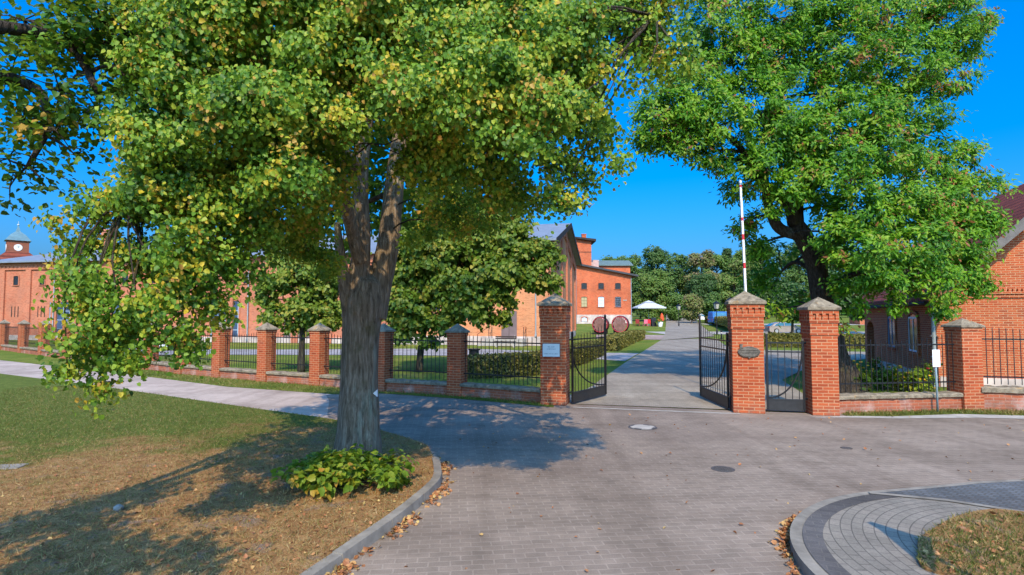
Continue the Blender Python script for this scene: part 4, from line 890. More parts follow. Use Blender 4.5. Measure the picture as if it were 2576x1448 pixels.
# open corner porch at the far end of the side wall
s = MB(); y0, y1 = HDp + 0.002, HDp + 2.3; yc = (y0 + y1) / 2; rw = 0.72; zs = 1.75
s.bb(0.0, 0.42, y0, yc - rw, 0, EZ2 - 0.1); s.bb(0.0, 0.42, yc + rw, y1, 0, EZ2 - 0.1)
n = 10; ao = [(yc + rw * math.cos(PI * k / n), zs + 0.42 * math.sin(PI * k / n)) for k in range(n + 1)]
for k in range(n): s.prism_yz([ao[k + 1], ao[k], (ao[k][0], EZ2 - 0.1), (ao[k + 1][0], EZ2 - 0.1)], 0.0, 0.42)
s.bb(0.42, 2.6, y1 - 0.3, y1, 2.35, EZ2 - 0.1); s.bb(2.3, 2.6, y1 - 0.31, y1 + 0.01, 0, 2.349)
s.build('porch_arch', BR_HOUSE, hs_)
# small outbuilding far at the right
ob = empty('outbuilding', (W(2163, 800, 105).x, 105, prof(105)), -0.1, 'small distant brick outbuilding with pale window between ash tree and porch', 'outbuilding')
s = MB(); s.bb(0, 5, 0, 4, 0, 3.2); s.build('wall', BR_HOUSE, ob)
s = MB(); s.prism_yz([(-0.5, 3.1), (2, 4.6), (4.5, 3.1)][::-1], -0.4, 5.4); s.build('roof', SLATED, ob)
window(ob, 0.9, 1.2, 0.9, 1.3, 0, WHITE, GLASSW, 0.1, 2, 2, BR_HOUSE)

# ------------------------------------------------------------------ things in the yard
# raised barrier boom
bo = W(1880, 735, 16.4)
bar_ = empty('barrier_boom', (bo.x + 0.01, 16.4, 0), 0, 'raised red and white barrier boom standing upright behind the emblem pier', 'barrier')
RED = plain('red_paint', (0.50, 0.03, 0.04), 0.45, 0.1); BW = plain('boom_white', (0.78, 0.77, 0.76), 0.45, 0.06)
s = MB(); s.bb(-0.18, 0.18, 0.06, 0.40, 0, 1.05); s.bb(-0.2, 0.2, 0.04, 0.42, 1.05, 1.10); s.build('housing', plain('housing_red', (0.4, 0.05, 0.03), 0.5), bar_, bevel=0.01)
ztop = W(1868, 455, 16.4).z; z = 0.75; k = 0
def bt(a, b): 
    f = lambda z: ((z - 0.75) / (ztop - 0.75)) * (-0.15)
    m = MB(); m.v = []; 
    for zz in (a, b):
        for i, j in ((-1, -1), (1, -1), (1, 1), (-1, 1)): m.v.append((f(zz) + 0.029 * i, 0.03 * j, zz))
    m.f = [(3, 2, 1, 0), (4, 5, 6, 7), (0, 1, 5, 4), (1, 2, 6, 5), (2, 3, 7, 6), (3, 0, 4, 7)]; return m
edges_ = [0.6] + [W(1874, a, 16.4).z for a in (676, 662, 604, 590, 556, 548, 472, 466)] + [ztop]
for i in range(len(edges_) - 1): bt(edges_[i], edges_[i + 1]).build('red_stripe' if i % 2 else 'white_length', RED if i % 2 else BW, bar_)
# casks
CASK = plain('cask_stave', (0.20, 0.055, 0.05), 0.6, 0.3, 3); CASKH = plain('cask_head', (0.20, 0.10, 0.09), 0.65, 0.3, 2.2); RIM = plain('cask_rim', (0.42, 0.035, 0.06), 0.5, 0.1)
def cask(x, y, r, L, yaw, label):
    c = empty('wine_cask', (x, y, prof(y)), yaw, label, 'cask', 'huge wooden casks by the granary')
    zc = r + 0.12; n = 40
    def ring(pr, name, mat, sm=False):
        m = MB()
        for (rr, yy) in pr:
            for k in range(n): a = 2 * PI * k / n; m.v.append((rr * math.cos(a), yy, zc + rr * math.sin(a)))
        for i in range(len(pr) - 1):
            for k in range(n): p = i * n + k; q = i * n + (k + 1) % n; m.f.append((p, q, q + n, p + n))
        return m, name, mat
    pr = [(r * (0.90 + 0.10 * math.sin(PI * t)), -L / 2 + L * t) for t in [i / 10 for i in range(11)]]
    m, _, _ = ring(pr, '', None); m.build('staves', CASK, c, smooth=True)
    for t in (0.06, 0.2, 0.35, 0.65, 0.8, 0.94):
        rr = r * (0.90 + 0.10 * math.sin(PI * t)) + 0.012; m, _, _ = ring([(rr, -L / 2 + L * t - 0.05), (rr, -L / 2 + L * t + 0.05)], '', None); m.build('hoop', IRON, c)
    m, _, _ = ring([(r * 0.905, -L / 2 + 0.02), (r * 0.905, -L / 2 - 0.03), (r * 0.83, -L / 2 - 0.03), (r * 0.83, -L / 2 + 0.02)], '', None); m.build('rim', RIM, c)
    m = MB()
    for i in range(9):
        a = -r * 0.83 + 2 * r * 0.83 * i / 9; b = a + 2 * r * 0.83 / 9 - 0.012; h = math.sqrt(max(0.02, (r * 0.83) ** 2 - max(a * a, b * b))); m.bb(a, b, -L / 2 + 0.03, -L / 2 + 0.07, zc - h, zc + h)
    m.build('head', CASKH, c)
    for yy in (-L * 0.32, L * 0.32): m = MB(); m.prism_xz([(-r * 0.75, 0), (r * 0.75, 0), (r * 0.75, zc - r * 0.6)] + [(r * 0.98 * math.sin(-a), zc - r * 0.98 * math.cos(a)) for a in [-0.6, -0.3, 0, 0.3, 0.6]] + [(-r * 0.75, zc - r * 0.6)], yy - 0.1, yy + 0.1); m.build('cradle', TIMBER, c)
cask(11.15, 71, 1.04, 1.7, R(-17), 'huge dark red wooden cask lying on its cradle, the left one of the pair')
cask(13.62, 71, 1.09, 1.8, R(-17), 'huge dark red wooden cask lying on its cradle, the right one nearest the drive')
# parasol and terrace furniture
pxp = 24.2; pyp = 100; pz = prof(pyp)
pa = empty('parasol', (pxp, pyp, pz), 0, 'large white parasol over the terrace by the granary', 'parasol')
s = MB(); s.tube([(0, 0, 0.1), (0, 0, 4.3)], 0.05, 8); s.build('pole', POSTM, pa)
s = MB(); s.bb(-0.5, 0.5, -0.5, 0.5, 0, 0.12); s.build('base', CONC, pa)
canv = plain('white_canvas', (0.50, 0.52, 0.58), 0.8, 0.05, 2); s = MB(); s.pyramid((0, 0), 4.9, 4.9, 3.18, 4.05, 0.30); s.bb(-2.45, 2.45, -2.45, 2.45, 3.02, 3.178); s.pyramid((0, 0), 1.95, 1.95, 4.06, 4.45); s.build('canopy', canv, pa)
def chair(x, y, rz, mat, label):
    c = empty('garden_chair', (x, y, prof(y)), rz, label, 'chair', 'red chairs on the terrace')
    s = MB(); s.bb(-0.32, 0.32, -0.3, 0.3, 0.42, 0.5); s.build('seat', mat, c); s = MB(); s.bb(-0.32, 0.32, 0.24, 0.31, 0.5, 1.15); s.build('backrest', mat, c)
    for i in (-1, 1):
        for j in (-1, 1): s = MB(); s.box((i * 0.28, j * 0.25, 0.21), (0.05, 0.05, 0.42)); s.build('leg', mat, c)
        s = MB(); s.bb(i * 0.3 - 0.03, i * 0.3 + 0.03, -0.3, 0.25, 0.68, 0.73); s.build('armrest', mat, c)
REDP = plain('red_plastic', (0.62, 0.03, 0.04), 0.4, 0.1); PINK = plain('pink_plastic', (0.72, 0.16, 0.25), 0.4, 0.1); REDD = plain('dark_red_wood', (0.28, 0.03, 0.03), 0.6, 0.2)
for px, Y, rz, mt, lb in ((1604, 98, 2.8, REDD, 'dark red garden chair, farthest left under the parasol'), (1623, 97.5, 3.3, PINK, 'pinkish garden chair beside the parasol pole'), (1631, 98, 3.1, REDP, 'bright red garden chair just right of the parasol pole'), (1659, 99, 3.0, REDP, 'bright red garden chair at the right end of the terrace')):
    chair(W(px, 800, Y).x, Y, rz, mt, lb)
tb = empty('garden_table', (W(1613, 800, 99).x, 99, prof(99)), 0, 'dark wooden table under the white parasol', 'table'); s = MB(); s.bb(-0.7, 0.7, -0.45, 0.45, 0.70, 0.75); s.build('tabletop', TIMBER, tb)
for i in (-1, 1):
    for j in (-1, 1): s = MB(); s.box((i * 0.6, j * 0.38, 0.35), (0.06, 0.06, 0.7)); s.build('leg', TIMBER, tb)
sb = empty('chalk_board', (W(1644, 800, 96).x, 96, prof(96)), 0.2, 'black standing board beside the red chairs', 'board')
s = MB(); s.prism_yz([(-0.3, 0), (-0.24, 0), (0.0, 1.5), (-0.06, 1.5)][::-1], -0.42, 0.42); s.build('front_panel', IRON, sb); s = MB(); s.prism_yz([(0.24, 0), (0.3, 0), (0.07, 1.5), (0.01, 1.5)][::-1], -0.42, 0.42); s.build('rear_panel', IRON, sb)
cu = empty('closed_umbrella', (W(1665, 800, 97).x, 97, prof(97)), 0, 'folded orange red umbrella at the edge of the drive', 'umbrella')
s = MB(); s.tube([(0, 0, 0), (0, 0, 2.3)], 0.03, 6); s.build('pole', POSTM, cu); s = MB(); s.lathe([(0.34, 0.95), (0.36, 1.2), (0.30, 1.7), (0.12, 2.15), (0.03, 2.25)], 12); s.build('canopy', plain('orange_red_cloth', (0.62, 0.09, 0.03), 0.8), cu)
pt = empty('flower_pot', (W(1661, 806, 95).x, 95, prof(95)), 0, 'white flower pot with a green plant by the drive', 'flower pot')
s = MB(); s.lathe([(0.3, 0), (0.42, 0.5), (0.46, 0.8), (0.40, 0.8)], 16); s.build('pot', WHITE, pt)
rg = np.random.default_rng(77); P_, N_, T_, S_, H_, _ = foliage(rg, [(-0.1, 0, 1.0, 0.5, 0.5, 0.35)], 14, 16, 0.2, 0.12); leaf_mesh('plant', P_, N_, T_, S_, H_, L_SPROUT, 'lime', pt)
# lamp posts
def lamp(px, py, Y, label):
    top = W(px, py, Y); l = empty('lamp_post', (top.x, Y, prof(Y)), 0.3, label, 'lamp post', 'black lantern posts along the drive'); h = top.z - prof(Y)
    s = MB(); s.lathe([(0.11, 0), (0.11, 0.5), (0.06, 0.6), (0.045, h - 1.2), (0.07, h - 1.15), (0.03, h - 1.05)], 10); s.build('pole', IRON, l)
    s = MB(); s.pyramid((0, 0), 0.34, 0.34, h - 1.0, h - 0.38, 1.45); s.build('glass', plain('lantern_glass', (0.42, 0.40, 0.34), 0.2, 0.05), l)
    s = MB(); s.pyramid((0, 0), 0.64, 0.64, h - 0.379, h - 0.08, 0.2); s.lathe([(0.05, 0), (0.06, 0.06), (0.02, 0.1)], 8, (0, 0, h - 0.08)); s.box((0, 0, h - 1.02), (0.36, 0.36, 0.04))
    for i in (-1, 1):
        for j in (-1, 1): s.tube([(i * 0.17, j * 0.17, h - 1.0), (i * 0.247, j * 0.247, h - 0.38)], 0.022, 4)
    s.build('lantern_frame', IRON, l)
lamp(1836, 748, 56, 'black lantern post just left of the emblem pier cap, the nearest lantern'); lamp(1802, 757, 70, 'black lantern post behind the open gate leaf, the middle lantern'); lamp(1677 + 30, 765, 96, 'distant black lantern post beside the drive, smallest of the lanterns')
bo_ = empty('bollard', (GP(1815, 853)[0], GP(1815, 853)[1], 0), 0, 'short black bollard beside the drive before the hedge', 'bollard'); s = MB(); s.lathe([(0.14, 0), (0.14, 0.1), (0.09, 0.14), (0.08, 0.78), (0.11, 0.8), (0.10, 0.92), (0.03, 0.98)], 12); s.build('post', IRON, bo_); s = MB(); s.lathe([(0.084, 0), (0.084, 0.1)], 12, (0, 0, 0.6)); s.build('band', BW, bo_)
bi = empty('litter_bin', (W(1193, 930, 24.2).x, 24.2, 0), 0.1, 'dark litter bin with pale label behind the railing', 'litter bin'); s = MB(); s.lathe([(0.20, 0), (0.20, 0.95), (0.26, 0.98), (0.26, 1.03), (0.22, 1.03)], 16); s.build('bin_body', IRON, bi); s = MB(); s.bb(-0.12, 0.12, -0.23, -0.19, 0.5, 0.78); s.build('bin_label', PALE, bi)
# low white-roofed parked car glimpsed through the left railing is built with the cars
TYRE = plain('tyre_rubber', (0.015, 0.015, 0.016), 0.9, 0.2); RIMM = plain('alloy_rim', (0.55, 0.56, 0.58), 0.35, 0.05, 2, 0.5, 0.6); CGLASS = plain('car_glass', (0.06, 0.20, 0.32), 0.08, 0.3, 1, 0.8); LGT = plain('lamp_lens', (0.7, 0.72, 0.75), 0.2, 0.05)
def car(x, y, rz, paint, label, grp=None, van=False, dz=0.0):
    """local x forward"""
    c = empty('parked_car', (x, y, prof(y) + dz), rz, label, 'car', grp)
    if not van:
        L, Wd = 4.7, 1.8
        low = [(-2.3, 0.32), (-2.32, 0.62), (-2.25, 0.92), (-1.5, 0.96), (0.55, 0.94), (1.3, 0.90), (2.0, 0.76), (2.32, 0.58), (2.35, 0.34), (2.2, 0.22), (-2.2, 0.22)]
        cab = [(-2.05, 0.93), (-1.5, 1.26), (-0.9, 1.42), (0.0, 1.44), (0.55, 1.36), (1.35, 0.90)]
    else:
        L, Wd = 5.2, 1.95
        low = [(-2.6, 0.4), (-2.6, 1.15), (1.3, 1.15), (2.35, 1.05), (2.6, 0.75), (2.6, 0.4), (2.4, 0.26), (-2.5, 0.26)]
        cab = [(-2.6, 1.14), (-2.55, 2.1), (-2.3, 2.2), (0.6, 2.2), (1.0, 2.1), (1.9, 1.10)]
    n = len(low); m = MB()
    for w, in_ in ((-Wd / 2, 0), (-Wd / 2 + 0.0, 0), (Wd / 2, 0)):
        pass
    secs = [(-Wd / 2 + 0.14, 0.90), (-Wd / 2, 0.985), (-Wd / 2 + 0.02, 1.0), (Wd / 2 - 0.02, 1.0), (Wd / 2, 0.985), (Wd / 2 - 0.14, 0.90)]
    secs = [(-Wd / 2 + 0.05, 0.975), (-Wd / 2 + 0.0, 0.99), (-Wd / 2 + 0.12, 1.0), (Wd / 2 - 0.12, 1.0), (Wd / 2, 0.99), (Wd / 2 - 0.05, 0.975)]
    for yy, sc in secs:
        for px, pz in low: m.v.append((px * sc, yy, 0.55 + (pz - 0.55) * (0.92 if abs(yy) < Wd / 2 - 0.1 else sc)))
    for i in range(len(secs) - 1):
        for k in range(n): m.f.append((i * n + k, i * n + (k + 1) % n, (i + 1) * n + (k + 1) % n, (i + 1) * n + k))
    m.f += [tuple(range(n)), tuple((len(secs) - 1) * n + k for k in range(n))[::-1]]
    m.build('body', paint, c, bevel=0.02)
    k_ = len(cab); m = MB(); hw = Wd / 2 - 0.06
    for sgn in (-1, 1):
        for px, pz in cab: m.v.append((px, sgn * (hw - (pz - 0.93) * (0.42 if not van else 0.12)), pz))
    m.f = [tuple(range(k_)), tuple(range(k_, 2 * k_))[::-1]] + [(i, i + k_, (i + 1) % k_ + k_, (i + 1) % k_) for i in range(k_)]
    m.build('cabin', paint, c, bevel=0.02)
    def pan(name, pts, out=0.012):
        for sgn in (-1, 1):
            m = MB()
            for px, pz in pts: m.v.append((px, sgn * (hw - (pz - 0.93) * (0.42 if not van else 0.12) + out), pz))
            m.f = [tuple(range(len(pts)))] if sgn < 0 else [tuple(range(len(pts)))[::-1]]; m.build(name, CGLASS, c)
    if not van:
        pan('side_window', [(-1.62, 0.98), (-0.35, 0.98), (-0.35, 1.36), (-0.9, 1.35), (-1.35, 1.2)]); pan('side_window', [(-0.27, 0.98), (1.05, 0.98), (0.5, 1.30), (-0.1, 1.37), (-0.27, 1.37)])
        for a, b, zz in (((0.60, 1.345), (1.33, 0.93), 1), ((-1.55, 1.25), (-2.05, 0.95), -1)):
            m = MB(); m.v = [(a[0] + 0.02 * zz, -0.55, a[1] + 0.01), (a[0] + 0.02 * zz, 0.55, a[1] + 0.01), (b[0] + 0.02 * zz, 0.74, b[1] + 0.01), (b[0] + 0.02 * zz, -0.74, b[1] + 0.01)]; m.f = [(0, 1, 2, 3)]; m.build('windscreen', CGLASS, c)
    else:
        pan('side_window', [(0.2, 1.25), (1.55, 1.25), (0.95, 2.0), (0.2, 2.0)]); pan('side_window', [(-2.2, 1.3), (-0.1, 1.3), (-0.1, 2.0), (-2.2, 2.0)])
        m = MB(); m.v = [(1.04, -0.75, 2.05), (1.04, 0.75, 2.05), (1.86, 0.85, 1.18), (1.86, -0.85, 1.18)]; m.f = [(0, 1, 2, 3)]; m.build('windscreen', CGLASS, c)
    wx = 1.42 if not van else 1.7
    for xx in (-wx + 0.02, wx):
        for sgn in (-1, 1):
            def disc(r, y0, y1, name, mat, par):
                m = MB(); q = 22
                for yy, rr in ((y0, r * 0.94), (y0 + (y1 - y0) * 0.2, r), (y1 - (y1 - y0) * 0.2, r), (y1, r * 0.94)):
                    for j in range(q): a = 2 * PI * j / q; m.v.append((xx + rr * math.cos(a), yy, 0.32 + rr * math.sin(a)))
                for i in range(3):
                    for j in range(q): m.f.append((i * q + j, i * q + (j + 1) % q, (i + 1) * q + (j + 1) % q, (i + 1) * q + j))
                m.f += [tuple(range(q))[::-1], tuple(3 * q + j for j in range(q))]; return m.build(name, mat, par)
            yo = sgn * (Wd / 2 + 0.012); tr = disc(0.32, min(yo, yo - sgn * 0.22), max(yo, yo - sgn * 0.22), 'wheel', TYRE, c); disc(0.215, min(yo, yo + sgn * 0.014), max(yo, yo + sgn * 0.014), 'rim', RIMM, tr)
    for sgn in (-1, 1): m = MB(); m.box((2.22 if not van else 2.5, sgn * 0.66, 0.66 if not van else 0.9), (0.2, 0.34, 0.13)); m.build('headlight', LGT, c); m = MB(); m.box((-2.27 if not van else -2.58, sgn * 0.68, 0.8), (0.1, 0.26, 0.14)); m.build('tail_light', RED, c); m = MB(); m.box((0.95 if not van else 1.5, sgn * (Wd / 2 + 0.06), 1.0 if not van else 1.3), (0.1, 0.16, 0.11)); m.build('mirror', IRON, c)
    return c
SILV = plain('silver_beige_paint', (0.42, 0.36, 0.33), 0.3, 0.06, 1, 0.6, 0.3); BLUE = plain('blue_paint', (0.03, 0.14, 0.42), 0.3, 0.08, 1, 0.6); WCAR = plain('white_paint', (0.75, 0.77, 0.80), 0.3, 0.04, 1, 0.6)
car(W(1972, 830, 72.5).x, 72.5, R(2), SILV, 'silver beige sedan parked on the service road between the two right gate piers')
by_ = 98; car(W(1822, 797, by_).x, by_, R(8), BLUE, 'blue van parked far back behind the hedge, the left of two', 'blue vans behind the hedge', True, 0.3); car(W(1866, 797, 94).x, 94, R(172), BLUE, 'blue van far back just left of the emblem pier', 'blue vans behind the hedge', True, 0.25)
car(W(1764, 800, 125).x, 125, R(0), WCAR, 'white car glimpsed low behind the hedge at the end of the drive', None, False, 0.2)
sbn = empty('stone_bench', (W(414, 876, 40).x, 40.0, 0), R(-14), 'low pale stone bench on the grass behind the left railing', 'bench'); s = MB(); s.bb(-0.65, 0.65, -0.22, 0.22, 0.30, 0.42); s.build('seat', plain('pale_stone', (0.68, 0.72, 0.76), 0.7, 0.05), sbn, bevel=0.01)
for i in (-1, 1): s = MB(); s.box((i * 0.45, 0, 0.15), (0.14, 0.36, 0.3)); s.build('leg', CONC, sbn)

# ------------------------------------------------------------------ trees and plants
def spline3(P, k=5):
    P = [Vector(p) for p in P]; out = []
    for i in range(len(P) - 1):
        p0, p1, p2, p3 = P[max(i - 1, 0)], P[i], P[i + 1], P[min(i + 2, len(P) - 1)]
        for j in range(k): t = j / k; out.append(0.5 * ((2 * p1) + (p2 - p0) * t + (2 * p0 - 5 * p1 + 4 * p2 - p3) * t * t + (3 * p1 - p0 - 3 * p2 + p3) * t ** 3))
    return out + [P[-1]]
def limb(mb, pts, rads, n=14, fl=0.05, seed=0, k=6):
    P = spline3(pts, k); m = len(pts) - 1; Rr = []
    for i in range(len(P)):
        t = i / (len(P) - 1) * m; a = int(min(t, m - 1)); f = t - a; f = f * f * (3 - 2 * f); Rr.append(rads[a] * (1 - f) + rads[a + 1] * f)
    rs = random.Random(seed); ph = [rs.uniform(0, 6.28) for _ in range(5)]
    flu = lambda t, a: 1 + fl * (math.sin(5 * a + ph[0] + 2 * t) * 0.6 + math.sin(9 * a + ph[1] - 3 * t) * 0.35 + math.sin(17 * a + ph[2]) * 0.22 + math.sin(3 * a + ph[3] + 9 * t) * 0.5 + math.sin(14 * t + ph[4]) * 0.3)
    mb.tube(P, Rr, n, True, flu); return [(tuple(P[i]), Rr[i]) for i in range(0, len(P), 2)]
def blobs_of(L, wt=1.0):
    out = []
    for b in L:
        c = W(b[0], b[1], b[2]); r = b[3]; out.append((c.x, c.y, c.z, r * 1.05, r * 1.05, r * 0.92, wt * r * r * (b[4] if len(b) > 4 else 1.0), b[5] if len(b) > 5 else 0.0))
    return out
def WP(L): return [W(*p) for p in L]

# --- the big lime in front
lime = empty('lime_tree', (-2.52, 9.2, 0), 0, 'big lime tree with thick forked trunk standing on the lawn corner', 'tree'); off = Vector((-2.52, 9.2, 0))
tb_ = MB(); nodes = []
def sub_off(L): return [tuple(Vector(p) - off) for p in L]
tr0 = WP([(900, 1180, 9.15), (901, 1130, 9.15), (902, 1060, 9.15), (904, 960, 9.2), (908, 850, 9.2), (915, 770, 9.2), (922, 715, 9.2), (926, 690, 9.2)]); tr0[0].z = -0.03
nodes += limb(tb_, sub_off(tr0), [0.44, 0.375, 0.325, 0.295, 0.30, 0.325, 0.27, 0.12], 44, 0.055, 1, 9)
nodes += limb(tb_, sub_off(WP([(893, 800, 9.15), (902, 700, 9.12), (913, 600, 9.1), (907, 480, 9.1), (912, 380, 9.2), (930, 250, 9.3), (940, 60, 9.4), (930, -200, 9.6)])), [0.21, 0.17, 0.125, 0.125, 0.12, 0.10, 0.08, 0.04], 24, 0.05, 2, 7)
nodes += limb(tb_, sub_off(WP([(938, 800, 9.25), (958, 700, 9.3), (978, 610, 9.35), (988, 510, 9.4), (1000, 400, 9.5), (1030, 220, 9.6), (1060, 20, 9.8), (1080, -220, 10)])), [0.22, 0.20, 0.18, 0.165, 0.15, 0.12, 0.09, 0.04], 24, 0.05, 3, 7)
nodes += limb(tb_, sub_off(WP([(908, 660, 9.0), (880, 560, 8.7), (850, 430, 8.0), (800, 250, 7.0), (760, 100, 6.2)])), [0.12, 0.10, 0.085, 0.07, 0.04], 12, 0.05, 4)
nodes += limb(tb_, sub_off(WP([(893, 830, 9.15), (874, 740, 9.05), (858, 650, 8.9), (848, 560, 8.7)])), [0.16, 0.13, 0.08, 0.05], 12, 0.05, 5)
nodes += limb(tb_, sub_off(WP([(905, 420, 9.1), (760, 330, 8.0), (560, 300, 6.8), (420, 380, 6.0), (330, 470, 5.5)])), [0.12, 0.095, 0.07, 0.05, 0.03], 10, 0.05, 6)
nodes += limb(tb_, sub_off(WP([(1000, 420, 9.5), (1120, 330, 8.8), (1280, 280, 8.0), (1420, 330, 7.4)])), [0.12, 0.09, 0.06, 0.03], 10, 0.05, 7)
nodes += limb(tb_, sub_off(WP([(1020, 250, 9.6), (1150, 80, 8.6), (1320, 10, 7.2), (1520, -20, 6.2), (1640, 40, 5.5)])), [0.12, 0.09, 0.06, 0.045, 0.03], 10, 0.05, 8)
nodes += limb(tb_, sub_off(WP([(930, 250, 9.3), (800, 90, 8.2), (600, 0, 6.8), (420, 60, 5.8)])), [0.11, 0.09, 0.06, 0.03], 10, 0.05, 9)
front = [(250, 575, 5.4, .42), (380, 540, 5.3, .60), (540, 500, 5.5, .70), (190, 640, 5.3, .30), (300, 690, 5.1, .48), (440, 660, 5.1, .58), (560, 600, 5.5, .55), (640, 560, 5.9, .48), (225, 760, 5.0, .32), (330, 790, 4.95, .42), (440, 780, 5.0, .44), (525, 690, 5.3, .38), (600, 680, 5.6, .30),
         (190, 840, 4.95, .26), (270, 870, 4.9, .30), (370, 870, 4.9, .30), (470, 850, 5.0, .25), (155, 910, 4.95, .15), (215, 935, 4.9, .18), (290, 930, 4.9, .18), (235, 980, 4.9, .10), (350, 920, 4.9, .13), (490, 885, 5.1, .10), (545, 770, 5.3, .12),
         (400, 400, 5.3, .55), (520, 360, 5.1, .70), (660, 330, 5.1, .75), (400, 250, 5.2, .55), (520, 190, 5.0, .75), (680, 190, 4.9, .8), (420, 90, 5.0, .60), (560, 50, 4.8, .8), (740, 60, 4.8, .85), (850, 170, 5.2, .75), (900, 30, 4.9, .8), (800, 310, 5.6, .70), (650, 450, 5.5, .70), (760, 430, 5.8, .65), (770, 520, 6.2, .50, 1, .28), (700, 560, 6.4, .42), (770, 610, 7.0, .40), (830, 640, 8.0, .35), (690, 620, 6.8, .35), (350, 330, 5.3, .40),
         (1040, 90, 5.2, .80), (1180, 40, 5.2, .85), (1150, 210, 5.5, .80), (1040, 270, 6.0, .65), (1320, 120, 5.6, .80), (1270, 270, 6.0, .75), (1100, 310, 6.6, .45, 1, .3), (1400, 230, 6.2, .70), (1400, 360, 6.8, .70), (1470, 420, 7.1, .42), (1390, 480, 7.2, .42), (1445, 520, 7.3, .25), (1500, 330, 6.8, .40), (1540, 400, 7.1, .24), (1530, 290, 6.9, .25), (1190, 400, 6.8, .70), (1090, 420, 7.6, .60), (1230, 510, 8.0, .48), (1110, 520, 8.4, .50), (1320, 450, 7.3, .5), (1440, 90, 5.6, .65), (1060, 600, 8.8, .30), (1170, 560, 8.4, .3),
         (1560, 30, 5.4, .45), (1640, 40, 5.2, .42), (1690, 110, 5.2, .26), (1712, 165, 5.25, .16), (1660, 150, 5.3, .2), (1600, 200, 5.7, .14), (1480, 170, 5.9, .30)]
def front_depth(b):               # the sunlit face of the crown leans back with height
    t = (797 - b[1]) / FPX; Y = b[2]
    if b[1] < 310: Y = 4.95 + max(0, t - 0.33) * 3.2
    elif b[0] > 1350: Y = 5.55
    elif b[0] < 880 and b[1] < 420: Y = 5.0
    elif 950 < b[0] <= 1350 and b[1] < 460: Y = 5.9
    wt = b[4] if len(b) > 4 else 1.0
    if b[1] > 620 and b[0] < 660: wt *= 0.62          # the low hanging sprays are ragged and open
    return (b[0], b[1], Y, b[3] * Y / b[2], wt) + tuple(b[5:])
front = [front_depth(b) for b in front]
back = [(700, 200, 10.5, 1.5), (860, 300, 12, 1.6), (1100, 180, 11, 1.6), (1250, 330, 10.5, 1.3), (980, 60, 11.5, 1.8), (760, 450, 11.5, 1.2), (1060, 430, 11.5, 1.2), (560, 280, 8.5, 1.1), (1350, 180, 9.5, 1.3), (480, 150, 8.0, 1.1), (480, 480, 7.4, .8), (860, 560, 11, .8), (1140, 500, 10.5, .8), (980, 520, 12, .9)]
above = [(560, -120, 6.0, 1.0), (760, -130, 6.2, 1.1), (980, -140, 6.2, 1.1), (1200, -130, 6.2, 1.1), (1400, -100, 6.2, .9), (1560, -90, 6.0, .7), (650, -330, 7.6, 1.5), (900, -360, 7.8, 1.6), (1150, -340, 7.8, 1.5), (1400, -280, 7.6, 1.2), (800, -250, 9.5, 2.0), (1050, -280, 9.8, 2.0), (900, -560, 9, 2.0), (1150, -500, 9, 1.8), (600, -150, 8.5, 1.6), (1320, -150, 8.6, 1.6), (950, -250, 12.5, 2.0), (700, 0, 12, 1.6), (1250, 0, 12, 1.7)]
rng = np.random.default_rng(11); rnd = random.Random(12)
BF = [(b[0] - off.x, b[1] - off.y, *b[2:]) for b in blobs_of(front, 155)]
BF = lobed(rnd, BF)
BB_ = [(b[0] - off.x, b[1] - off.y, *b[2:]) for b in blobs_of(back, 26)]
BA = [(b[0] - off.x, b[1] - off.y, *b[2:]) for b in blobs_of(above, 12)]
F1 = foliage(rng, BF, 40, 1, 0.041, 0.065, 0.95, 0.45, 0.45, 0.26, 0.08, 0.06, 0.6, 0.3, 0.65)
F2 = foliage(rng, BB_, 28, 1, 0.115, 0.16, 0.8, 0.35, 0.34, 0.2, 0.03, 0.03, 0.45, 0.5, 0.4)
F3 = foliage(rng, BA, 26, 1, 0.15, 0.2, 0.8, 0.3, 0.35, 0.2, 0.05, 0.03, 0.45)
A = [np.concatenate([f[i] for f in (F1, F2, F3)]) for i in range(5)]
leaf_mesh('crown', *A, L_LIME, 'lime', lime); 
tb_.build('trunk', BARK, lime, smooth=True); tb_ = MB(); wood_to(rnd, tb_, nodes, F1[5][::5], 0.016, 0.006, 5); wood_to(rnd, tb_, nodes, F2[5] + F3[5], 0.06, 0.016, 4)
for _k in range(26):   # a bunch of dead hanging twigs
    a = W(1225 + rnd.uniform(-12, 12), 370 + rnd.uniform(-15, 10), 6.4) - off; b = W(1240 + rnd.uniform(-35, 40), 470 + rnd.uniform(-30, 30), 6.4) - off; tb_.tube(branch_pts(rnd, a, b, 0.06, 3), [0.006, 0.005, 0.004, 0.002], 3, cap=False)
tb_.build('branches', BARKD, lime, smooth=True)
tk = [o for o in lime.children if o.name.startswith('trunk')][0]; md = tk.modifiers.new('merge', 'REMESH'); md.mode = 'VOXEL'; md.voxel_size = 0.016; md.use_smooth_shade = True; sm_ = tk.modifiers.new('soften', 'SMOOTH'); sm_.factor = 0.5; sm_.iterations = 4
s = MB(); c = W(945, 990, 8.97) - off; s.prism_xz([(c.x - 0.04, c.z), (c.x + 0.02, c.z + 0.055), (c.x + 0.025, c.z - 0.055)], c.y - 0.01, c.y + 0.05); s.build('trail_mark', WHITE, lime)
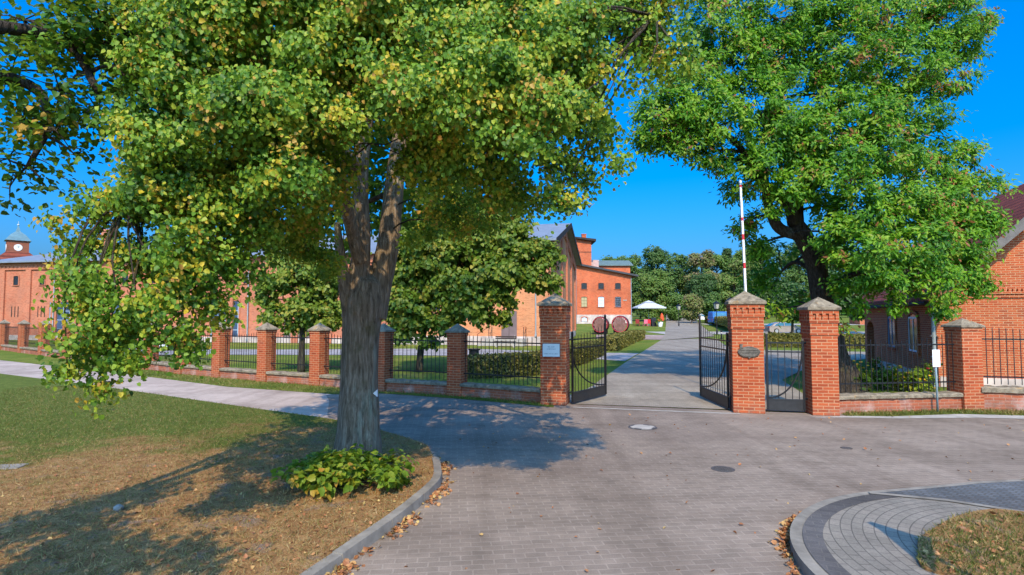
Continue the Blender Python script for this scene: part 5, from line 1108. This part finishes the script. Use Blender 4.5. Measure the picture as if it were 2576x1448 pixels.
# shoots round its foot
sh = empty('shrub', (-2.38, 7.85, LZ), 0, 'leafy green shoots growing round the foot of the big lime trunk', 'shrub')
bl = []
for k in range(34): a = rnd.uniform(0, 6.28); r = math.sqrt(rnd.random()); bl.append((0.85 * r * math.cos(a), 0.62 * r * math.sin(a), 0.13 + 0.10 * (1 - r) + rnd.uniform(0, 0.15), 0.2, 0.2, 0.14, 6))
F = foliage(rng, bl, 11, 1, 0.088, 0.06, 0.7, 0.3, 0.45, 0.3, 0.06, 0.05, 0.25, 1.0); leaf_mesh('foliage', *F[:5], L_SPROUT, 'lime', sh)
s = MB()
for c_, cc in F[5]: s.tube(branch_pts(rnd, (c_[0] * 0.35, c_[1] * 0.35 + 0.1, 0), c_, 0.1, 3), [0.008, 0.006, 0.005, 0.003], 4)
s.build('stems', BARKD, sh)
# --- second lime, trunk outside the frame, branches reach in at the upper left
lime2 = empty('lime_tree', (-10.6, -5.0, 0), 0, 'lime tree at upper left whose dark branches hang in against the sky', 'tree'); off2 = Vector((-10.6, -5.0, 0)); s = MB(); nd2 = []
o2 = lambda L: [tuple(Vector(p) - off2) for p in L]
nd2 += limb(s, o2([(-10.6, -5, -0.05), (-10.55, -5, 1.5), (-10.4, -4.8, 4), (-10.2, -4.5, 7), (-10, -4.2, 10), (-10, -4, 12)]), [0.5, 0.4, 0.34, 0.28, 0.2, 0.1], 20, 0.05, 20)
nd2 += limb(s, o2([(-10.4, -4.8, 4.2), (-7.5, -1, 4.0), (-5.3, 2.0, 4.0), (-4.7, 3.8, 4.5), tuple(W(130, 90, 5.1)), tuple(W(240, 220, 5.0))]), [0.2, 0.16, 0.12, 0.08, 0.05, 0.03], 12, 0.05, 21)
nd2 += limb(s, o2([(-5.3, 2.0, 4.0), (-5.0, 3.8, 4.3), tuple(W(40, 200, 5.3)), tuple(W(120, 300, 5.2)), tuple(W(70, 420, 5.2))]), [0.10, 0.07, 0.05, 0.035, 0.02], 10, 0.05, 22)
nd2 += limb(s, o2([(-7.5, -1.0, 4.0), (-5.6, 0.4, 3.8), (-4.2, 2.0, 3.4)]), [0.10, 0.07, 0.03], 10, 0.05, 23)
dk = [(60, 50, 5.2, .42), (170, 110, 5.0, .46), (30, 180, 5.3, .40), (150, 230, 5.0, .42), (250, 50, 5.2, .45), (290, 170, 5.1, .36), (60, 310, 5.2, .32), (20, 400, 5.3, .28), (140, 330, 5.0, .28), (25, 470, 5.3, .18), (90, 400, 5.2, .20), (240, 270, 5.1, .26), (190, 390, 5.2, .15), (320, 90, 5.3, .4), (110, 470, 5.3, .12)]
BD = [(b[0] - off2.x, b[1] - off2.y, *b[2:]) for b in blobs_of(dk, 75)]
cast = [(-5.0, 2.6, 3.9, .4, .5, .3, 16), (-5.5, 1.8, 4.1, .45, .5, .3, 18), (-4.75, 3.2, 4.1, .35, .4, .3, 12), (-3.6, 1.2, 3.2, .4, .4, .25, 10), (-3.9, 1.6, 3.5, .45, .4, .3, 16), (-4.4, 2.4, 3.0, .4, .4, .3, 12), (-3.3, 1.1, 4.1, .4, .35, .3, 12), (-4.7, 1.8, 3.9, .5, .4, .3, 12), (-4.1, 0.9, 4.4, .4, .4, .25, 8), (-2.9, 0.6, 4.3, .3, .3, .2, 6), (-11, -4, 11, 1.6, 1.8, 1.6, 50), (-12, -5, 9, 1.8, 1.8, 1.6, 60), (-11.5, -6.5, 7, 1.8, 1.8, 1.6, 50)]
BC = [(b[0] - off2.x, b[1] - off2.y, *b[2:]) for b in cast]
F1 = foliage(rng, BD, 32, 1, 0.058, 0.09, 0.8, 0.35, 0.16, 0.2, 0.04, 0.05, 0.4, 1.1); F2 = foliage(rng, BC, 26, 1, 0.10, 0.13, 0.8, 0.3, 0.3, 0.2, 0.03, 0.03, 0.5)  # low hue of the first set paints the shade of these sprays into the leaves
A = [np.concatenate([f[i] for f in (F1, F2)]) for i in range(5)]; leaf_mesh('crown', *A, L_LIME, 'lime', lime2)
wood_to(rnd, s, nd2, F1[5], 0.03, 0.008, 8); wood_to(rnd, s, nd2, F2[5], 0.06, 0.015, 3); s.build('trunk', BARKD, lime2, smooth=True)
# --- the ash at the right
ash = empty('ash_tree', (10.5, 18.2, 0), 0, 'tall bright green ash tree with dark forked limbs right of the gateway', 'tree'); off = Vector((10.5, 18.2, 0)); s = MB(); nodes = []
t0 = WP([(2128, 990, 18.2), (2118, 955, 18.2), (2098, 890, 18.2), (2078, 800, 18.2), (2064, 730, 18.1), (2050, 660, 18.0), (2022, 600, 17.9), (2000, 565, 17.8)]); t0[0].z = -0.03
nodes += limb(s, sub_off(t0), [0.72, 0.52, 0.38, 0.32, 0.30, 0.30, 0.28, 0.24], 26, 0.07, 31, 6)
nodes += limb(s, sub_off(WP([(2010, 590, 17.85), (1960, 575, 17.7), (1934, 520, 17.6), (1922, 460, 17.5), (1900, 400, 17.4), (1870, 300, 17.2)])), [0.2, 0.17, 0.14, 0.12, 0.09, 0.05], 12, 0.06, 32)
nodes += limb(s, sub_off(WP([(2000, 565, 17.8), (1985, 515, 17.7), (1936, 478, 17.5), (1894, 430, 17.2), (1853, 361, 16.9), (1778, 315, 16.6), (1690, 300, 16.4)])), [0.22, 0.19, 0.16, 0.12, 0.09, 0.07, 0.03], 12, 0.06, 33)
nodes += limb(s, sub_off(WP([(2004, 570, 17.8), (2008, 506, 17.8), (2044, 423, 17.9), (2070, 332, 18.0), (2130, 220, 18.2), (2200, 60, 18.4)])), [0.22, 0.18, 0.15, 0.12, 0.09, 0.05], 12, 0.06, 34)
nodes += limb(s, sub_off(WP([(1925, 460, 17.6), (1915, 374, 17.8), (1962, 249, 18.0), (1944, 187, 18.1), (1890, 100, 18.2)])), [0.12, 0.11, 0.09, 0.07, 0.04], 10, 0.06, 35)
nodes += limb(s, sub_off(WP([(1962, 249, 18.0), (2002, 178, 18.0), (2060, 110, 18.0), (2080, -60, 18.2)])), [0.09, 0.08, 0.06, 0.03], 10, 0.06, 36)
nodes += limb(s, sub_off(WP([(2044, 423, 17.9), (2130, 350, 17.6), (2230, 260, 17.5), (2330, 180, 17.8), (2400, 110, 18.2)])), [0.13, 0.1, 0.08, 0.06, 0.03], 10, 0.06, 37)
nodes += limb(s, sub_off(WP([(2050, 660, 18.0), (2140, 590, 17.4), (2250, 540, 17.0), (2370, 490, 17.2), (2460, 470, 17.4)])), [0.16, 0.12, 0.09, 0.06, 0.03], 10, 0.06, 38)
nodes += limb(s, sub_off(WP([(2064, 730, 18.1), (2150, 690, 17.2), (2260, 690, 16.4), (2370, 700, 16.4)])), [0.1, 0.08, 0.06, 0.03], 10, 0.06, 39)
nodes += limb(s, sub_off(WP([(2058, 690, 18.2), (2000, 660, 19.0), (1960, 690, 19.6)])), [0.09, 0.07, 0.03], 8, 0.06, 40)
af = [(1670, 300, 16.4, .85), (1740, 240, 16.5, .95), (1640, 350, 16.4, .45), (1720, 360, 16.5, .55), (1840, 150, 17, 1.1), (1790, 60, 17, 1.1), (1830, 310, 16.2, .8), (1770, 390, 16.5, .45), (1880, 380, 16.8, .55), (1820, 420, 17, .4), (1845, 480, 17.8, .36), (1870, 560, 18.4, .4), (1905, 620, 18.6, .45), (1930, 430, 16.3, .5), (1985, 490, 16.4, .45), (1955, 540, 16.9, .3), (2085, 590, 16.4, .5), (2040, 470, 16.4, .5), (1890, 470, 17, .35), (2030, 380, 16.6, .6), (1960, 300, 17, .6), (2060, 240, 17.2, .7), (1900, 250, 16.8, .8), (1960, 160, 17, .8),
      (1950, 50, 17, 1.1), (2090, 30, 17.4, 1.2), (2240, 40, 18, 1.2), (2370, 50, 18, 1.1), (2430, 120, 18.4, .7), (2460, 60, 18.6, .5), (1990, 330, 16.6, .7), (2120, 150, 17, 1.0), (2270, 160, 17.4, 1.1), (2380, 200, 18, .7), (2060, 330, 16.5, .8), (2170, 290, 16.8, 1.0), (2290, 270, 17.3, .75), (2110, 420, 16.1, .9), (2230, 390, 16.5, .9), (2010, 430, 16.8, .55), (1950, 400, 16.8, .5),
      (2320, 420, 17.3, .75), (2420, 420, 17.4, .7), (2480, 480, 17.4, .55), (2390, 510, 17, .8), (2290, 520, 16.5, .85), (2170, 530, 15.9, .8), (2080, 520, 17.2, .45), (2480, 560, 17, .45), (2420, 600, 16.6, .75), (2310, 620, 16.1, .8), (2190, 640, 15.7, .8), (2110, 640, 16.8, .4), (2340, 720, 16, .55), (2430, 690, 16.5, .5), (2475, 640, 17, .3), (2230, 730, 15.8, .5), (2370, 770, 16, .33), (2140, 720, 16.4, .4), (2400, 740, 16.2, .3), (2270, 770, 16, .3), (2110, 820, 16.8, .16), (2470, 720, 16.6, .3), (2440, 540, 16.8, .5), (1690, 250, 16.5, .6), (1630, 300, 16.4, .35), (1750, 310, 16.4, .6), (2150, 770, 16.5, .2)]
ab = [(1980, 130, 20, 1.3, .8), (2200, 230, 20.5, 1.3, .8), (2330, 340, 20, 1.1), (2100, 590, 20, 1.0), (2240, 550, 20, 1.2), (2380, 560, 19.5, 1.0), (1960, 650, 19.6, .6), (1940, 730, 20.2, .6), (2010, 760, 20.2, .6), (1900, 690, 20, .45), (1952, 785, 18.4, .42, 1, .38), (2090, 770, 20.5, .6), (2180, 690, 20, .8), (2280, 690, 19.6, .8), (1830, -80, 18, 1.4), (2050, -100, 18, 1.6), (2250, -90, 18.5, 1.5), (2400, -40, 19, 1.1), (2000, -250, 19, 1.7), (2200, -250, 19, 1.7), (1900, -180, 20, 1.6)]
BF = [(b[0] - off.x, b[1] - off.y, *b[2:]) for b in blobs_of(af, 60)]; BB_ = [(b[0] - off.x, b[1] - off.y, *b[2:]) for b in blobs_of(ab, 30)]
F1 = foliage(rng, BF, 60, 1, 0.145, 0.135, 0.75, 0.4, 0.52, 0.34, 0.012, 0.006, 0.2, 0.6, 0.7); F2 = foliage(rng, BB_, 30, 1, 0.19, 0.17, 0.6, 0.3, 0.42, 0.2, 0.02, 0.01, 0.2, 0.8, 0.4)
A = [np.concatenate([f[i] for f in (F1, F2)]) for i in range(5)]; leaf_mesh('crown', *A, L_ASH, 'ash', ash); 
wood_to(rnd, s, nodes, F1[5], 0.06, 0.014, 5); wood_to(rnd, s, nodes, F2[5], 0.06, 0.018, 3); s.build('trunk', BARKD, ash, smooth=True)
# --- two maples in the yard
def yard_tree(name, base, L, label, tp, mat, size, seed, per=30, hb=0.58, wt=85):
    o = empty(name, (base[0], base[1], 0), 0, label, 'tree'); of = Vector((base[0], base[1], 0)); m = MB(); so_ = lambda L: [tuple(Vector(p) - of) for p in L]
    r = np.random.default_rng(seed); q = random.Random(seed); P = [Vector((base[0], base[1], -0.02))] + WP(tp); nd_ = limb(m, so_(P), [0.17, 0.13, 0.10, 0.05][:len(P)] if len(P) <= 4 else [0.17, 0.14, 0.12, 0.09, 0.05], 12, 0.05, seed)
    B = [(b[0] - of.x, b[1] - of.y, *b[2:]) for b in blobs_of(L, wt)]; F = foliage(r, B, per, 1, size, 0.15, 0.7, 0.35, hb, 0.28, 0.03, 0.02, 0.35, 0.5, 0.5); leaf_mesh('crown', *F[:5], mat, 'lime', o); wood_to(q, m, nd_, F[5], 0.05, 0.012, 4); m.build('trunk', BARKD, o, smooth=True)
yard_tree('maple_tree', G(1055, 935), [(1090, 640, 24, 1.0), (1190, 600, 24.5, 1.1), (1290, 630, 24.5, 1.0), (1340, 690, 24.5, .75), (1240, 700, 23.8, 1.0), (1140, 730, 23.8, .95), (1050, 700, 24.5, .9), (1040, 790, 24, .75), (1110, 820, 23.8, .5), (1010, 760, 24.2, .6), (1200, 770, 23.6, .6), (1262, 790, 24, .28), (1365, 640, 25, .65), (1385, 710, 24.8, .36), (1180, 550, 25, .8), (1300, 560, 25, .65), (1080, 580, 25.5, .9), (1290, 765, 24, .25), (1020, 840, 24, .4), (1150, 790, 24, .4), (1080, 860, 24, .3), (1245, 660, 26, 1.2), (1120, 660, 26, 1.2), (1230, 800, 24, .2), (1283, 818, 24, .14), (1000, 640, 24.6, .6), (1010, 700, 24.6, .6), (1030, 600, 25, .6), (1000, 800, 24.4, .45), (1240, 540, 25, .6), (1130, 540, 25.2, .6)], 'broad leafy maple in the yard right of the big lime trunk', [(1062, 860, 24.7), (1085, 770, 24.6), (1140, 680, 24.6), (1200, 600, 24.6)], L_MAPLE, 0.17, 51)
yard_tree('maple_tree', G(758, 935), [(690, 720, 24.5, .6), (750, 690, 24.5, .75), (820, 700, 24.5, .7), (695, 790, 24.5, .5), (770, 775, 24.2, .75), (835, 790, 24.3, .6), (672, 815, 24.6, .25), (745, 650, 25, .5), (800, 825, 24.5, .36), (730, 820, 24.5, .3), (700, 660, 25, .3), (800, 740, 25.5, .8), (720, 640, 25, .45), (800, 650, 25, .55), (850, 700, 24.8, .5), (670, 750, 24.8, .35), (860, 780, 24.5, .4)], 'small round maple in the yard left of the big lime trunk', [(760, 860, 24.7), (765, 770, 24.6), (775, 700, 24.6)], L_MAPLE, 0.15, 52, hb=0.62)
# --- park trees beyond
def park_tree(px, top, Y, wpx, botpy, label, hue, seed, name='park_tree', squash=1.0, mat=None, group='trees of the park beyond the drive', leafsz=None, dens=1.0, con=False):
    x = (px - 1288) / FPX * Y; zt = W(px, top, Y).z; g0 = prof(Y) if Y < 150 else 1.8 + 0.012 * (Y - 150); zb = max(g0 + 0.5, W(px, botpy, Y).z); r = np.random.default_rng(seed); q = random.Random(seed)
    o = empty(name, (x, Y, g0), 0, label, 'tree', group); rx = wpx / 2 * Y / FPX; hz = (zt - zb); bl = []
    for k in range(26):
        u = q.random(); z = zb + hz * (0.06 + 0.86 * u) - g0; rad = rx * (math.sin(PI * (0.12 + 0.80 * u)) ** 0.7 if not con else (1.02 - u) ) ; a = q.uniform(0, 6.28); d = rad * math.sqrt(q.random()) * 0.8; rb = rx * q.uniform(0.22, 0.40) * (1 if not con else 0.7)
        bl.append((d * math.cos(a), d * math.sin(a), z, rb, rb, rb * 0.75, 52 * dens))
    sz = leafsz or max(0.28, 2.1 * Y / FPX * 1.6); F = foliage(r, bl, 12, 1, sz, sz * 0.9, 0.7, 0.5, hue, 0.11, 0.0, 0.0, 0.3, 0.6, 0.5); leaf_mesh('crown', *F[:5], mat or L_FOREST, 'lime', o)
    m = MB(); nd_ = limb(m, [(0, 0, -0.1), (0.1, 0, (zb - g0) * 0.6 + 0.5), (0, 0.1, zb - g0 + hz * 0.4), (0, 0, zb - g0 + hz * 0.8)], [rx * 0.09, rx * 0.07, rx * 0.05, rx * 0.02], 8, 0.04, seed, 3); wood_to(q, m, nd_, F[5], rx * 0.025, rx * 0.008, 2, 4); m.build('trunk', BARKD, o)
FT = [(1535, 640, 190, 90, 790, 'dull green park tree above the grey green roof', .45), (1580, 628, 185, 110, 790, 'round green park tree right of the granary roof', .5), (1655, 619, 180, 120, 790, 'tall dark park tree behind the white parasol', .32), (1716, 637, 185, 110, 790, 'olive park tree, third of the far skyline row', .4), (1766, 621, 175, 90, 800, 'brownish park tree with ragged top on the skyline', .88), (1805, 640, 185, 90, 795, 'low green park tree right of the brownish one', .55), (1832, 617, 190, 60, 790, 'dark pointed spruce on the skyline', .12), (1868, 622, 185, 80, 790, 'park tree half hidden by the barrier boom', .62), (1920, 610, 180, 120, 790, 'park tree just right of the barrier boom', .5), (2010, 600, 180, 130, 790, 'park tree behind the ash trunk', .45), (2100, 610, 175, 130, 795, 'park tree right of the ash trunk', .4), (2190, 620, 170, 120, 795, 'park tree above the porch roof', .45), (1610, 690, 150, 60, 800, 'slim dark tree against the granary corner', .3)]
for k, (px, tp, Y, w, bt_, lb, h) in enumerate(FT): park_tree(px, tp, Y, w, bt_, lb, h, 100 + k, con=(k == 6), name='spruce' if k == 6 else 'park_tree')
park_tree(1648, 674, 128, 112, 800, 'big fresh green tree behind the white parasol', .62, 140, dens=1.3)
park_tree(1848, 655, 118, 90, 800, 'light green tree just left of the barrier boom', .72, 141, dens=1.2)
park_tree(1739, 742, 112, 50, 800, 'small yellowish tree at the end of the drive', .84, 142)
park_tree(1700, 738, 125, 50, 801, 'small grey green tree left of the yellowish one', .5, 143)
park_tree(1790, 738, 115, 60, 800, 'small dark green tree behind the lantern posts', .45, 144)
park_tree(1768, 690, 150, 90, 801, 'dark tree standing below the brownish tree', .15, 145)  # low leaf hue, darker than most neighbours
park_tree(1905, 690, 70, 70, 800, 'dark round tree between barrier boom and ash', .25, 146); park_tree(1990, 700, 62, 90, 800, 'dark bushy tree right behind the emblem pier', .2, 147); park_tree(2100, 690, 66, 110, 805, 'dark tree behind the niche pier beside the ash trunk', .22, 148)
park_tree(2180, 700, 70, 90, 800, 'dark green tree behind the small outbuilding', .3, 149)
m = MB()  # wood behind, reads as one mass
bl = [((px - 1288) / FPX * 230, 230, 4.5 + q_, 9, 5, 5.5, 60) for px, q_ in [(1480 + 55 * k, 3.5 * math.sin(k * 1.7)) for k in range(16)]]
F = foliage(np.random.default_rng(160), bl, 12, 1, 0.9, 0.8, 0.7, 0.5, 0.3, 0.2, 0, 0, 0.3, 0.8); tag(leaf_mesh('distant_wood', *F[:5], L_FOREST, 'lime'), 'dark green wood closing the view behind the park trees', 'wood', kind='stuff')
# --- hedges
def hedge(pts, w, h, label, seed, size=0.09, n=9000, hue=0.45, grp='clipped hedges in the yard'):
    P = [Vector((p[0], p[1])) for p in pts]; o = empty('hedge', (P[0].x, P[0].y, prof(P[0].y)), 0, label, 'hedge', grp); z0 = prof(P[0].y); P = [p - P[0] for p in P]; r = np.random.default_rng(seed); m = MB()
    Ls = [(P[i + 1] - P[i]).length for i in range(len(P) - 1)]; tot = sum(Ls); Pt, Nn = [], []
    for i in range(len(P) - 1):
        u = (P[i + 1] - P[i]).normalized(); nn = Vector((-u.y, u.x)); c = (P[i] + P[i + 1]) / 2; m.box((c.x, c.y, h * 0.47), (Ls[i] + w * 0.6, w * 0.86, h * 0.94), math.atan2(u.y, u.x))
        k = int(n * Ls[i] / tot); a = r.random(k) * (Ls[i] + w * 0.8) - w * 0.4; side = r.random(k); zz = r.random(k) * h; off_ = np.where(side < 0.35, -w / 2, np.where(side < 0.7, w / 2, (r.random(k) - 0.5) * w)); top = side >= 0.7; zz = np.where(top, h, zz)
        nrm = np.where(top[:, None], np.array([[0, 0, 1.0]]), np.sign(off_)[:, None] * np.array([[nn.x, nn.y, 0.25]]))
        e = np.zeros((k, 3)); e[:, 0] = P[i].x + u.x * a + nn.x * off_; e[:, 1] = P[i].y + u.y * a + nn.y * off_; e[:, 2] = zz; e += r.normal(size=(k, 3)) * 0.03; Pt.append(e); Nn.append(nrm + r.normal(size=(k, 3)) * 0.55)
    for q in (P[0], P[-1]):
        k = n // 14; e = np.zeros((k, 3)); a = r.random(k) * 6.28; e[:, 0] = q.x + np.cos(a) * w * 0.5; e[:, 1] = q.y + np.sin(a) * w * 0.5; e[:, 2] = r.random(k) * h; Pt.append(e); Nn.append(np.stack([np.cos(a), np.sin(a), np.full(k, 0.3)], 1) + r.normal(size=(k, 3)) * 0.5)
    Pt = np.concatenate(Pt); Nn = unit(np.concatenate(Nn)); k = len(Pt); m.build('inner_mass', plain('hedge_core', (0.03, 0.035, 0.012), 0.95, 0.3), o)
    leaf_mesh('foliage', Pt, Nn, unit(r.normal(size=(k, 3))), size * (0.6 + 0.8 * r.random(k)), hue + r.normal(size=k) * 0.22, L_HEDGE, 'lime', o)
hedge([G(1205, 950), G(1300, 945), G(1380, 936), G(1450, 913), G(1500, 894)], 1.0, 0.85, 'dark clipped hedge behind the railing and the open gate leaf', 201, 0.08, 14000, 0.3)
hedge([G(1534, 882), G(1575, 864), G(1606, 853)], 1.3, 0.90, 'low clipped hedge in front of the huge casks beside the drive', 202, 0.11, 9000, 0.5)
hedge([G(1850, 872), G(1940, 873), G(2060, 875), G(2230, 878)], 1.1, 1.0, 'long clipped hedge running behind the two right gate piers', 203, 0.12, 14000, 0.45)
hedge([GP(1786, 812), GP(1808, 820), G(1850, 842)], 1.8, 1.15, 'clipped hedge along the right side of the drive, with yellow brown leaves', 204, 0.16, 9000, 0.75)  # higher leaf hue than the other hedges, on top and sides alike
# --- flower bed by the house
for k, (px, Y, hh, yl, lb) in enumerate([(2145, 18.6, 0.95, 'gold', 'tall plant with golden leaves at the left end of the flower bed'), (2185, 19.2, .75, 'gold', 'green and gold plant under the porch arch'), (2222, 18.8, .65, 'green', 'bushy green plant below the first house window'), (2255, 19.0, .70, 'gold', 'yellow flowering plant below the house windows, left one'), (2285, 18.2, .6, 'gold', 'yellow flowering plant in the middle of the flower bed'), (2312, 18.0, .62, 'gold', 'yellow flowering plant beside the rose'), (2335, 18.2, .95, 'rose', 'tall rose with red blooms beside the white notice'), (2200, 19.9, .9, 'dark', 'dark leafy shrub against the porch'), (2170, 17.9, .5, 'dark', 'low dark plant behind the ash root')]):
    p = W(px, 950, Y); o = empty('flowering_plant', (p.x, Y, 0), 0, lb, 'plant', 'plants of the flower bed'); r = np.random.default_rng(300 + k)
    bl = [(rnd.uniform(-.2, .2), rnd.uniform(-.15, .15), hh * rnd.uniform(.25, .9), .2, .2, .16, 5) for _ in range(9)]; F = foliage(r, bl, 9, 1, 0.085, 0.07, 0.8, 0.3, {'gold': .6, 'green': .3, 'rose': .2, 'dark': .05}[yl], .2, .15 if yl == 'gold' else 0, 0, .2, .9); leaf_mesh('foliage', *F[:5], L_SPROUT if yl != 'dark' else L_MAPLE, 'lime', o)
    m = MB()
    for c_, cc in F[5]: m.tube(branch_pts(rnd, (0, 0, 0), c_, .08, 3), [.01, .008, .006, .004], 4)
    m.build('stem', BARKD, o)
    if yl in ('gold', 'rose'):
        m = MB()
        for _ in range(7 if yl == 'gold' else 5): m.lathe([(.012, -.02), (.045, 0), (.05, .02), (.02, .035)], 7, (rnd.uniform(-.2, .2), rnd.uniform(-.2, .05), hh * rnd.uniform(.6, 1.05)))
        m.build('blossom', plain('yellow_petal', (.75, .42, .03), .6, .1) if yl == 'gold' else plain('red_petal', (.6, .02, .04), .6, .1), o)
# --- grass blades, fallen leaves
def scatter(n, poly, xr, yr, rr, near=None, pw=1.0):
    x = rr.uniform(xr[0], xr[1], n * 3); y = yr[0] * (yr[1] / yr[0]) ** (rr.random(n * 3) ** pw); k = in_poly(x, y, poly) & (np.abs(x) < y * 0.94 + 0.3); x, y = x[k][:n], y[k][:n]; return x, y
def lump(x, y): return 0.5 + 0.22 * (np.sin(1.3 * x + 0.7 * y + 1) + np.sin(2.1 * y - 1.7 * x) * 0.7 + np.sin(4.3 * x + 3.1 * y) * 0.45 + np.sin(7.7 * y - 5.1 * x + 2) * 0.35)
rr = np.random.default_rng(401)
x, y = scatter(90000, lawn_poly, (-16, 0), (4.6, 19), rr)
g = (y - 8.8) * 0.22 - (x + 5.2) * 0.10 + (lump(x, y) - 0.5) * 1.1; green = g + rr.normal(size=len(x)) * 0.22 > 0.45; keep = green | (rr.random(len(x)) < 0.55); x, y, green = x[keep], y[keep], green[keep]; k = len(x)
hue = np.where(green & (rr.random(k) < 0.78), 0.16 + 0.25 * lump(x * 1.7 + 3, y * 1.7) + rr.normal(size=k) * 0.16, 0.78 + rr.normal(size=k) * 0.18)
T = rr.normal(size=(k, 3)) * 0.9; T[:, 2] = np.abs(T[:, 2]) * 0.5 + np.where(green, 0.55, 0.25); Nn = rr.normal(size=(k, 3)); Nn[:, 2] += 0.4
tag(leaf_mesh('grass', np.stack([x, y, np.full(k, LZ - 0.004)], 1), unit(Nn), unit(T), np.where(green, 0.05, 0.055) * (0.6 + 0.8 * rr.random(k)), hue, L_BLADE, 'blade'), 'short grass of the lawn, green at the back and dry straw in front', 'grass', kind='stuff')
x, y = scatter(16000, isl_grass, (3, 8), (2.8, 6.6), rr); k = len(x); hue = np.where(rr.random(k) < 0.2 + 0.6 * lump(x * 2, y * 2), 0.2 + rr.normal(size=k) * 0.16, 0.75 + rr.normal(size=k) * 0.2); T = rr.normal(size=(k, 3)) * 0.8; T[:, 2] = np.abs(T[:, 2]) + 0.4; Nn = rr.normal(size=(k, 3))
tag(leaf_mesh('island_grass', np.stack([x, y, np.full(k, IZ + 0.026)], 1), unit(Nn), unit(T), 0.055 * (0.6 + 0.8 * rr.random(k)), hue, L_BLADE, 'blade'), 'patchy grass growing in the round bed of the traffic island', 'grass', kind='stuff')
vp = ptop + [G(965, 991), G(1150, 1004), G(1300, 1017), G(1392, 1026)] + [(1.2, 15.8)] + fl[::-1]
x1, y1 = scatter(16000, vp, (-16, 1.2), (14.6, 26), rr); x2, y2 = scatter(5000, [(8.1, 13.75), (9.2, 13.70), (11.0, 14.02), (13.5, 13.62), (13.5, 14.4), (11.7, 14.9), (8.1, 14.2)], (8, 13.6), (13.5, 15), rr); x = np.concatenate([x1, x2]); y = np.concatenate([y1, y2]); k = len(x)
T = rr.normal(size=(k, 3)) * 0.7; T[:, 2] = np.abs(T[:, 2]) + 0.6; Nn = rr.normal(size=(k, 3)); tag(leaf_mesh('verge_grass', np.stack([x, y, np.full(k, 0.012)], 1), unit(Nn), unit(T), 0.085 * (0.5 + 0.9 * rr.random(k)), 0.32 + 0.5 * (lump(x, y) - 0.4) + rr.normal(size=k) * 0.18, L_BLADE, 'blade'), 'rough grass along the foot of the brick fence', 'grass', kind='stuff')
def litter(name, label, x, y, z, size, seed):
    r = np.random.default_rng(seed); k = len(x); Nn = r.normal(size=(k, 3)) * 0.45; Nn[:, 2] += 1; tag(leaf_mesh(name, np.stack([x, y, z + r.random(k) * 0.012], 1), unit(Nn), unit(r.normal(size=(k, 3))), size * (0.5 + 0.8 * r.random(k)), r.random(k), L_FALL, 'lime'), label, 'leaves', kind='stuff')
kk = np.array(kout); idx = rr.integers(6, len(kk) - 14, 1500); t = rr.random(1500)[:, None]; p = kk[idx] * (1 - t) + kk[idx + 1] * t; dd = np.abs(rr.normal(size=1500)) * 0.07 + 0.01; dens = 0.5 + 0.5 * np.sin(p[:, 1] * 5.0) + 0.3 * np.sin(p[:, 1] * 13); keep = rr.random(1500) < dens
litter('fallen_leaves', 'orange brown leaves lying along the foot of the curved kerb', (p[:, 0] + dd)[keep], (p[:, 1] - dd * 0.3)[keep], 0.006, 0.055, 1)
x, y = scatter(2400, lawn_poly, (-9, 0), (4.8, 12), rr); kq = rr.random(len(x)) < np.clip(1.25 - np.hypot(x + 2.0, (y - 6.8) * 0.75) / 4.6, 0.05, 1); litter('fallen_leaves', 'dry leaves scattered over the lawn around the big lime', x[kq], y[kq], LZ + 0.008, 0.036, 2)
ii = np.array(iout); idx = rr.integers(8, 50, 1300); t = rr.random(1300)[:, None]; p = ii[idx] * (1 - t) + ii[idx + 1] * t; dd = np.abs(rr.normal(size=1300)) * 0.06 + 0.01; keep = rr.random(1300) < 0.45 + 0.45 * np.sin(p[:, 0] * 4.2 + 0.5)
litter('fallen_leaves', 'orange brown leaves gathered along the island kerb', (p[:, 0] - dd * 0.7)[keep], (p[:, 1] + dd * 0.5)[keep], 0.006, 0.055, 3)
x, y = scatter(420, isl_grass, (3, 8), (2.8, 6.6), rr); litter('fallen_leaves', 'dry leaves in the round grass bed of the island', x, y, IZ + 0.04, 0.055, 4)
x = rr.uniform(-1, 12, 260); y = rr.uniform(4.5, 14, 260); kq = ~in_poly(x, y, lawn_poly) & ~in_poly(x, y, ipoly); litter('fallen_leaves', 'few single leaves blown over the plaza paving', x[kq], y[kq], 0.006, 0.045, 5)
